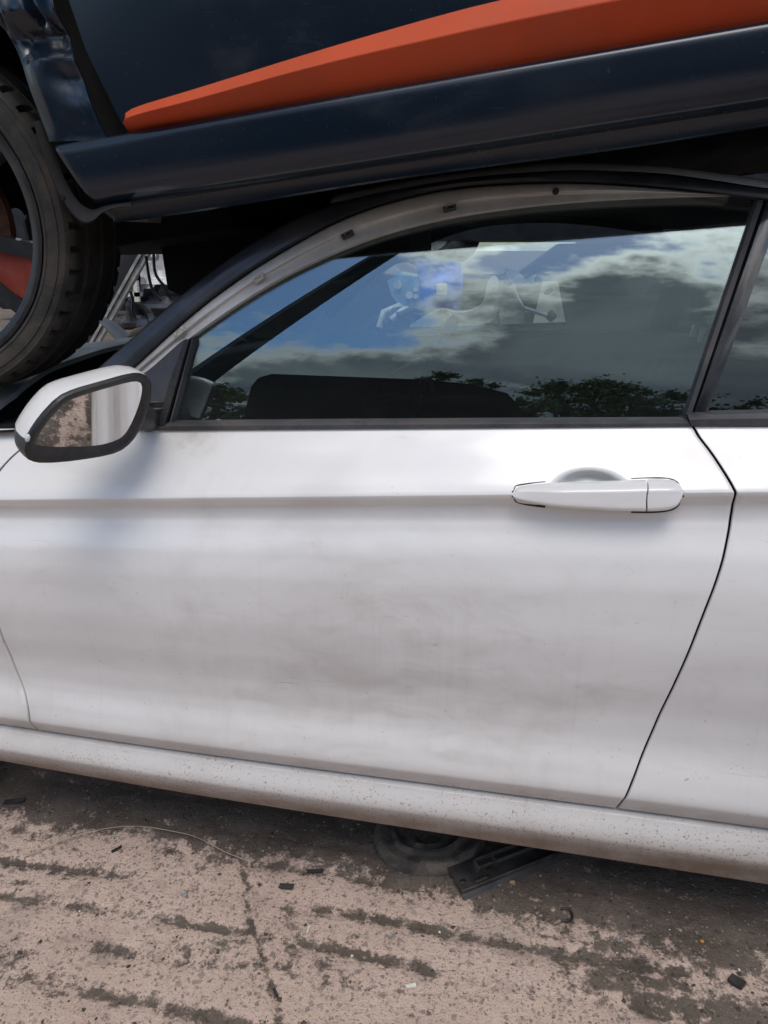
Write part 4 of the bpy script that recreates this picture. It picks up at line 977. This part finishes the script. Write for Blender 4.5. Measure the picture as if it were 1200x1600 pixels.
# ------------------------------------------------------------------ yard beyond the coupe
# leaning frame strip in the gap behind the tyre
fr = thing('window_frame', 'bent silver frame strip leaning behind the tyre, seen in the gap', 'metal frame', tuple(onY(150, 520, 1.9)))
a = onY(152, 512, 1.9); b_ = onY(221, 388, 1.9); d_ = (b_-a)/np.linalg.norm(b_-a); e_ = np.array([d_[2], 0, -d_[0]])
for w0, w1, yy, mt in ((0, .012, 0, CHROME), (.014, .026, .012, GREYPNL), (.028, .036, .004, CHROME)):
    p0 = a-d_*.9; p1 = b_+d_*.12
    MB().prism([p0+e_*w0+np.array([0, yy, 0]), p1+e_*w0+np.array([0, yy, 0]), p1+e_*w1+np.array([0, yy, 0]), p0+e_*w1+np.array([0, yy, 0])], (0, .025, 0)).build('rail', mt, fr, smooth=0)
P = [a-e_*.004-d_*.5, b_-e_*.004+d_*.1, b_-e_*.12, a-e_*.16-d_*.5]
MB().prism([p+np.array([0, .03, 0]) for p in P], (0, .02, 0)).build('panel', NAVYTRIM, fr, smooth=0)
# grey bent channel and tan hose lying on the far wing
pth = [onY(160, 500, 1.55), onY(176, 512, 1.5), onY(197, 532, 1.45), onY(204, 545, 1.4)]
tag(MB().tube(pth, [.014, .024, .026, .024], 10).build('bent_pipe', pbr('grey_pipe', (.20, .21, .23), .45, dust=.3), None, smooth=50), 'short grey bent pipe at the foot of the silver frame strip', 'pipe')
pth = smoothpoly([onY(200, 530, 1.45), onY(206, 520, 1.45), onY(220, 515, 1.46), onY(236, 518, 1.47), onY(246, 530, 1.47)], 2)
tag(MB().tube(pth, .011, 10).build('hose', HOSE, None, smooth=60), 'tan hose looped beside the grey bent pipe', 'hose')
# old tyre lying flat on the yard
tc = onZ(213, 512, 0); tc = np.array([tc[0], tc[1], 0])
ot = thing('old_tyre', 'scrap black tyre lying flat on the yard behind the coupe', 'tyre', tuple(tc))
for k, (R0, r0, z0) in enumerate(((.30, .085, .09),)):
    P = [[(tc[0]+(R0+r0*math.cos(s))*math.cos(t), tc[1]+(R0+r0*math.cos(s))*math.sin(t), z0+r0*1.05*math.sin(s)) for s in np.linspace(0, 2*math.pi, 17)] for t in np.linspace(0, 2*math.pi, 41)]
    MB().grid(np.array(P)).build('carcass', RUBBER, ot, smooth=60)
# black cables
for k, pts in enumerate(([(228, 400), (232, 430), (238, 455), (252, 470)], [(204, 455), (208, 470), (206, 485), (212, 497)], [(240, 396), (241, 425), (250, 440), (259, 448)])):
    pth = smoothpoly([onY(x, y, 1.75) for x, y in pts], 2)
    tag(MB().tube(pth, .006, 6).build('cable', BLACK, None, smooth=60), ['black cable hanging from the underside of the blue car', 'short black cable just right of the silver frame strip', 'rightmost black cable hanging beside the undertray'][k], 'cable')
def crumpled(name, px, py, Y, w, h, mat, label, cat, seed, rot=0):
    c = onY(px, py, Y); P = []
    for i in range(12):
        row = []
        for j in range(12):
            u_, v_ = i/11-.5, j/11-.5; n_ = fbm(u_*5+seed, v_*5, seed, 3)-.5
            x = u_*w*math.cos(rot)-v_*h*math.sin(rot)+.25*w*(fbm(u_*4, v_*4+seed, seed+3, 2)-.5); z = u_*w*math.sin(rot)+v_*h*math.cos(rot)
            row.append((c[0]+x, c[1]+n_*.5*w, c[2]+z))
        P.append(row)
    P = np.array(P); Q = P.copy(); Q[..., 1] += .012; mb = MB().grid(P); mb.grid(Q)
    return tag(mb.build(name, mat, None, smooth=30), label, cat)
crumpled('crumpled_panel', 252, 428, 6.0, .55, .7, GREYPNL, 'pale crumpled sheet in the scrap right of the silver strip', 'metal sheet', 3)
crumpled('crumpled_panel', 238, 478, 5.0, .5, .35, NAVYTRIM, 'dark crumpled panel low in the scrap behind the pillar', 'metal sheet', 5)
crumpled('crumpled_panel', 213, 440, 7.5, .8, .45, INNER, 'black crumpled panel between the silver strip and the cables', 'metal sheet', 8)
br = onY(201, 453, 4.0); mb = MB()
for dx, dz, w, h in ((-.06, 0, .03, .16), (.06, 0, .03, .16), (0, .08, .15, .03), (0, -.03, .15, .03)): mb.box((br[0]+dx, br[1], br[2]+dz), (w, .03, h))
tag(mb.build('bracket', PALE, None), 'small white square bracket in the scrap behind the silver strip', 'bracket')
tag(MB().tube([onY(222, 400, 4.2), onY(246, 401, 4.2)], .028, 8).build('rail_tube', CHROME, None), 'pale horizontal tube at the top of the gap', 'tube')

# stripped blue front end seen through both windows of the coupe
YW = 2.7
wr = thing('wrecked_front', 'stripped blue car front end seen through the coupe windows', 'wreck', tuple(onY(740, 560, YW)))
def wpoly(name, pts, th, mat, dy=0.0, sm=0): return MB().prism([onY(x, y, YW+dy) for x, y in pts], (0, th, 0)).build(name, mat, wr, smooth=sm)
P = []
for k in range(25):   # curved blue wheel housing
    t = k/24; x0 = 650+70*t
    P.append([onY(x0+3*math.sin(s*5), 404+(90)*s+10*abs(t-.4), YW-.22*math.sin(math.pi*t)+.03*math.sin(s*9)) for s in np.linspace(0, 1, 14)])
wh = MB().grid(np.array(P)).build('wheel_housing', BLUEPART, wr, smooth=50)
wpoly('wing_panel', [(605, 438), (622, 430), (652, 432), (660, 470), (664, 500), (640, 500), (612, 462)], .05, LBLUE, -.08)
wpoly('inner_wing', [(655, 420), (672, 408), (680, 404), (700, 416), (720, 420), (716, 436), (660, 440)], .04, BLUEPART, -.1)
for (x, y, r) in ((640, 461, .018), (650, 452, .012), (650, 463, .012), (622, 445, .02)):
    p = onY(x, y, YW-.085); MB().tube([p, p+np.array([0, -.012, 0])], r, 10).build('bolt', GREYPNL, wr, smooth=40)
p = onY(690, 452, YW-.25); MB().box(p, (.05, .02, .05), None, .004).build('plate', PALE, wr)
for k in range(4):
    MB().tube([onY(593+9*k, 512-6*k, YW-.3), onY(600+16*k, 488-2*k, YW-.28), onY(622+18*k, 478+4*k, YW-.25), onY(650+16*k, 506, YW-.2)], .018, 8).build('duct', RUBBER if k % 2 else ALLOY, wr, smooth=60)
arm = smoothpoly([(640, 508), (672, 488), (690, 482), (712, 490), (745, 484), (756, 470), (762, 436), (772, 430), (778, 440), (780, 480), (770, 510), (640, 514)], 2)
wpoly('subframe_arm', [tuple(p) for p in arm], .10, ALLOY, -.35, 40)
p = onY(698, 495, YW-.36); MB().tube([p, p+np.array([0, -.02, 0])], .022, 14).build('bolt', PALE, wr, smooth=40)
kn = smoothpoly([(782, 510), (778, 470), (784, 430), (790, 424), (800, 432), (806, 460), (818, 480), (826, 500), (822, 512), (782, 512)], 2)
wpoly('steering_knuckle', [tuple(p) for p in kn], .12, ALLOY, -.4, 40)
wpoly('knuckle_edge', [(819, 490), (828, 488), (829, 506), (820, 506)], .10, RUST, -.42)
wpoly('knuckle_rim', [(783, 432), (790, 424), (801, 434), (799, 446), (792, 436), (785, 460)], .06, RUST, -.42)
MB().tube([onY(818, 481, YW-.4), onY(861, 495, YW-.35)], .009, 8).build('tie_rod', CHROME, wr); p = onY(861, 494, YW-.35)
MB().box(p, (.05, .05, .05), None, .02).build('ball_joint', RUBBER, wr, smooth=60)
wpoly('torn_flap', [(787, 420), (790, 418), (806, 422), (822, 436), (838, 428), (834, 440), (812, 442), (796, 440)], .01, GREYPNL, -.45)
# white sheet with a lens-shaped hole
c0 = [(848, 440), (872, 440), (884, 506), (832, 508), (836, 490)]
cx, cy = 857, 455; outer = resample(c0+[c0[0]], 41)[:-1]
ang = np.arctan2(outer[:, 1]-cy, outer[:, 0]-cx); hole = np.stack([cx+7*np.cos(ang)*1.0, cy+5*np.sin(ang)-3*np.cos(ang)], 1)
A = [onY(x, y, YW-.2) for x, y in outer]; B = [onY(x, y, YW-.2) for x, y in hole]; n_ = 40
v_ = A+B+[p+np.array([0, .012, 0]) for p in A+B]
MB().add(v_, [(k, (k+1) % n_, n_+(k+1) % n_, n_+k) for k in range(n_)]+[(2*n_+k, 3*n_+k, 3*n_+(k+1) % n_, 2*n_+(k+1) % n_) for k in range(n_)]+[(k, 2*n_+k, 2*n_+(k+1) % n_, (k+1) % n_) for k in range(n_)]).build('bracket_sheet', GREYPNL, wr, smooth=0)
MB().prism([onY(720, 428, YW+.1), onY(790, 430, YW+.1), onY(800, 520, YW+.1), onY(720, 520, YW+.1)], (0, .1, 0)).build('bulkhead', INNER, wr, smooth=0)
MB().box(onY(745, 585, YW)+np.array([0, .1, -.1]), (1.3, .8, .5), None, .05).build('engine_bay', UNDER, wr)

# stacked wrecks across the yard
def wreck(name, x, y, z, L, W_, H, mat, label, flip=1, group='wrecked cars stacked across the yard'):
    t = thing(name, label, 'car', (x, y, z), group); hl = L/2
    pr = [(-hl, .30), (-hl+.03, .55), (-hl+.25, .70), (-hl+L*.28, .86), (-hl+L*.95, .92), (hl, .80), (hl, .32), (hl-.1, .2), (-hl+.15, .2)]
    mb = MB(); rws = []
    for s, k in ((-.5, .96), (-.47, 1), (.47, 1), (.5, .96)):
        rws.append([(x+flip*px*k, y+s*W_, z+(pz-.5)*(k*.5+.5)+.5) for px, pz in pr])
    mb.grid(np.array([r+[r[0]] for r in rws])); n_ = len(pr); mb.f.append(tuple(range(n_))); mb.f.append(tuple(3*(n_+1)+k for k in range(n_)))
    mb.build('body', mat, t, smooth=30)
    gh = [(-hl+L*.28, .86), (-hl+L*.42, H), (-hl+L*.78, H+.02), (-hl+L*.93, .92)]
    mb = MB(); a = [(x+flip*px, y-W_*.46+(.14 if pz > 1 else 0), z+pz) for px, pz in gh]; b_ = [(x+flip*px, y+W_*.46-(.14 if pz > 1 else 0), z+pz) for px, pz in gh]
    mb.add(a+b_, [(0, 1, 2, 3), (7, 6, 5, 4), (0, 4, 5, 1), (1, 5, 6, 2), (2, 6, 7, 3)]).build('cabin', mat, t, smooth=0)
    for k0, k1 in ((.33, .55), (.58, .84)):
        q_ = []
        for f_, top in ((k0, 0), (k1, 0), (k1-.04, 1), (k0+.07, 1)):
            q_.append((x+flip*(-hl+L*f_), y-W_*.46+(.12 if top else .012)-.012, z+(.92 if not top else H-.07)))
        MB().prism(q_, (0, .01, 0)).build('window', INNER, t, smooth=0)
    for wx in (-hl+L*.19, hl-L*.2):
        for sy in (-1, 1):
            cx_, cy_ = x+flip*wx, y+sy*(W_/2-.09)
            P = [[(cx_+(.24+.085*math.cos(s))*math.cos(t_), cy_+.09*math.sin(s), z+.30+(.24+.085*math.cos(s))*math.sin(t_)) for s in np.linspace(0, 2*math.pi, 11)] for t_ in np.linspace(0, 2*math.pi, 25)]
            w_ = MB().grid(np.array(P)).build('wheel', RUBBER, t, smooth=60)
            MB().tube([(cx_, cy_-.06, z+.3), (cx_, cy_+.06, z+.3)], .19, 18).build('rim', ALLOY, w_, smooth=40)
    return t
DK = pbr('wreck_charcoal', (.006, .006, .007), .6, coat=.05, spec=.25, dust=.15, dustcol=(.08,.075,.07)); DR = pbr('wreck_maroon', (.10, .018, .018), .4, coat=.4, dust=.4); DG = pbr('wreck_silver', (.25, .26, .27), .4, metal=.4, coat=.3, dust=.4)
DB = pbr('wreck_navy', (.006, .008, .016), .55, coat=.08, spec=.25, dust=.15, dustcol=(.08,.075,.07))
wreck('stacked_wreck', -7.6, 12.6, 0, 4.2, 1.7, 1.30, DK, 'charcoal wreck at the bottom left of the far stacks')
wreck('stacked_wreck', -7.4, 12.7, 1.12, 4.1, 1.7, 1.30, DB, 'navy wreck on top of the left far stack', -1)
wreck('stacked_wreck', -3.3, 12.5, 0, 4.3, 1.7, 1.30, DR, 'maroon wreck at the bottom of the far stack beside the left one', -1)
wreck('stacked_wreck', -3.4, 12.6, 1.12, 4.2, 1.7, 1.30, DK, 'charcoal wreck on top of the maroon wreck')
wreck('stacked_wreck', .55, 6.2, 0, 4.3, 1.7, 1.30, DK, 'charcoal wreck behind the stripped blue front end')
wreck('stacked_wreck', .40, 6.3, 1.12, 4.2, 1.7, 1.30, DB, 'navy wreck on top of the stack behind the stripped front end', -1)
wreck('stacked_wreck', 5.0, 6.3, 0, 4.2, 1.7, 1.30, DB, 'navy wreck at the bottom of the right stack')
wreck('stacked_wreck', 5.1, 6.2, 1.12, 4.2, 1.7, 1.30, DK, 'charcoal wreck on top of the right stack', -1)

wreck('stacked_wreck', -2.9, 9.1, 0, 4.2, 1.7, 1.30, DK, 'charcoal wreck at ground level in the second row, left', -1)
wreck('stacked_wreck', -2.8, 9.2, 1.12, 4.1, 1.7, 1.30, DB, 'navy wreck on top in the second row, left')
wreck('stacked_wreck', 2.4, 9.1, 0, 4.2, 1.7, 1.30, DB, 'navy wreck at ground level in the second row, right')
wreck('stacked_wreck', 2.5, 9.2, 1.12, 4.1, 1.7, 1.30, DK, 'charcoal wreck on top in the second row, right', -1)

# ------------------------------------------------------------------ behind the photographer: what the windows mirror
def refl(px, py, dist):
    p = onsurf(px, py, Yg); s = .176+.6*(p[2]-.975); N_ = np.array([0, -1, s]); N_ /= np.linalg.norm(N_); d = ray(px, py); r = d-2*(d@N_)*N_
    return p+r*dist/math.hypot(r[0], r[1])
for i, (x, y, lv, L, mt, lab, fl_) in enumerate([
    (-7.2, -10.4, 0, 4.2, 0, 'dark wreck at ground level, left end of the row mirrored in the window', 1), (-7.0, -10.3, 1, 4.1, 1, 'dark wreck lying on the left end of the mirrored row', -1),
    (2.6, -10.2, 0, 4.3, 1, 'dark wreck at ground level right of the van in the mirrored row', -1), (2.5, -10.3, 1, 4.2, 0, 'dark wreck lying above the one right of the van in the mirrored row', 1),
    (7.2, -10.4, 0, 4.2, 0, 'dark wreck at ground level, right end of the mirrored row', 1), (7.0, -10.2, 1, 4.3, 1, 'dark wreck lying on the right end of the mirrored row', -1)]):
    wreck('stacked_wreck', x, y, 1.12*lv, L, 1.7, 1.30, (DK, DB)[mt], lab, fl_, 'wrecked cars behind the photographer')
# panel van, end-on
va = refl(388, 584, 5.2); vb = refl(840, 610, 5.2); vx0, vx1 = va[0], vb[0]; vtop = float(va[2]); vy = float(va[1])
van = thing('panel_van', 'dark panel van behind the photographer, mirrored low in the door window', 'van', ((vx0+vx1)/2, vy-2.2, 0))
vw = vx1-vx0; sec = [(0, .35), (0, 1.2), (.04, vtop-.25), (.09, vtop-.08), (.2, vtop), (vw*.62, vtop-.02), (vw*.78, vtop-.08), (vw*.9, vtop-.22), (vw*.96, vtop-.55), (vw, 1.2), (vw, .35)]
P = [[(vx0+x, vy-yy, z-(.0 if yy < 4 else .5)) for x, z in sec] for yy in (0, .03, 4.2, 4.9)]
mb = MB().grid(np.array(P)); mb.f.append(tuple(range(len(sec)))); mb.f.append(tuple(3*len(sec)+k for k in range(len(sec)))); mb.build('body', DK, van, smooth=40)
for s in (0, 1):
    x0 = vx0+.08+s*vw*.47; q_ = [(x0, vy+.004, 1.35), (x0+vw*.40, vy+.004, 1.35), (x0+vw*.38, vy+.004, vtop-.45), (x0+.02, vy+.004, vtop-.45)]
    MB().prism(q_, (0, .012, 0)).build('rear_window', INNER, van, smooth=0)
for sx in (.18, vw-.18):
    for yy in (1.0, 4.0):
        P = [[(vx0+sx+.1*math.sin(s), vy-yy+(.26+.09*math.cos(s))*math.cos(t_), .35+(.26+.09*math.cos(s))*math.sin(t_)) for s in np.linspace(0, 2*math.pi, 11)] for t_ in np.linspace(0, 2*math.pi, 25)]
        MB().grid(np.array(P)).build('wheel', RUBBER, van, smooth=60)
# loader with a slanting boom
b0 = refl(296, 602, 6.5); b1 = refl(532, 440, 6.5); dv_ = (b1-b0)/np.linalg.norm(b1-b0)
p0 = b0-dv_*.8; p1 = b1+dv_*2.0
ld = thing('loader', 'dark loader behind the photographer, its boom slanting across the mirrored sky', 'loader', (p0[0]-.6, p0[1]-.9, 0))
MB().tube([p0, p0*.5+p1*.5, p1], [.20, .17, .13], 4).build('boom', DK, ld, smooth=0)
MB().box((p0[0]-.9, p0[1]-.6, 1.05), (2.4, 1.6, .9), None, .12).build('chassis', DK, ld, smooth=0)
MB().box((p0[0]-1.2, p0[1]-.6, 1.75), (1.0, 1.2, .55), None, .1).build('cab', GLOSSBLK, ld, smooth=0)
for sx in (-1.7, -.1):
    for sy in (-1.3, .1):
        P = [[(p0[0]+sx+(.32+.15*math.cos(s))*math.cos(t_), p0[1]+sy+.16*math.sin(s), .47+(.32+.15*math.cos(s))*math.sin(t_)) for s in np.linspace(0, 2*math.pi, 11)] for t_ in np.linspace(0, 2*math.pi, 25)]
        MB().grid(np.array(P)).build('wheel', RUBBER, ld, smooth=60)
LEAF = pbr('foliage', (.060, .100, .034), .7, var=.5, vscale=1.2); BARK = pbr('bark', (.09, .07, .05), .9, var=.4, vscale=6)
def tree(px, py, dist, wid, label, seed):
    top = refl(px, py, dist); x, y, h = float(top[0]), float(top[1]), float(top[2]); rg = np.random.default_rng(seed)
    t = thing('tree', label, 'tree', (x, y, 0), 'trees along the yard mirrored in the window')
    tr = MB().tube([(x, y, -.1), (x+.1, y, h*.25), (x-.05, y+.1, h*.55), (x, y, h*.85)], [.28, .2, .13, .04], 9)
    cl = []
    for k in range(44):
        a = rg.random()*6.28; rr_ = wid*.5*math.sqrt(rg.random()); zz_ = h*(.22+.70*rg.random()); f_ = math.sqrt(max(.05, 1-((zz_/h-.55)/.47)**2))
        c = np.array([x+rr_*f_*math.cos(a), y+rr_*f_*math.sin(a), zz_]); cl.append(c)
        if k < 9: tr.tube([(x, y, zz_*.75), tuple((c+np.array([x, y, zz_*.8]))/2), tuple(c)], [.08, .05, .02], 6)
    cl.append(np.array([x, y, h*.93]))
    tr.build('trunk', BARK, t, smooth=60)
    vv = []; ff = []
    for c in cl:
        cr_ = wid*rg.uniform(.10, .19); m = 170
        D = rg.normal(size=(m, 3)); D /= np.linalg.norm(D, axis=1)[:, None]; Rr = cr_*np.abs(rg.normal(size=m))*.75; Pp = c+D*Rr[:, None]*np.array([1, 1, .75])
        for p in Pp:
            u_ = rg.normal(size=3); u_ /= np.linalg.norm(u_); w_ = np.cross(u_, rg.normal(size=3)); w_ /= np.linalg.norm(w_); s = rg.uniform(.06, .19); k = len(vv)
            vv += [tuple(p-u_*s), tuple(p+w_*s*.6), tuple(p+u_*s), tuple(p-w_*s*.6)]; ff.append((k, k+1, k+2, k+3))
    mb = MB(); mb.v = [tuple(map(float, p)) for p in vv]; mb.f = ff; mb.build('crown', LEAF, t, smooth=0, fix=False)
for i, (px, py, dist, wid, lab) in enumerate([
    (872, 592, 30, 4.2, 'leftmost broad tree in the mirrored row at the right of the door window'),
    (930, 588, 33, 4.6, 'tallest tree in the mirrored row at the right of the door window'),
    (985, 598, 31, 4.0, 'third tree in the mirrored row at the right of the door window'),
    (1050, 606, 32, 4.2, 'rightmost low tree mirrored beside the door pillar'),
    (690, 574, 34, 2.6, 'small tree top mirrored above the van roof'),
    (745, 586, 34, 2.4, 'second small tree top mirrored above the sloping van roof'),
    (345, 598, 28, 3.6, 'tree mirrored at the left corner of the door window'),
    (1180, 620, 33, 4.5, 'tree mirrored low in the rear quarter window')]):
    tree(px, py, dist, wid, lab, 100+i)
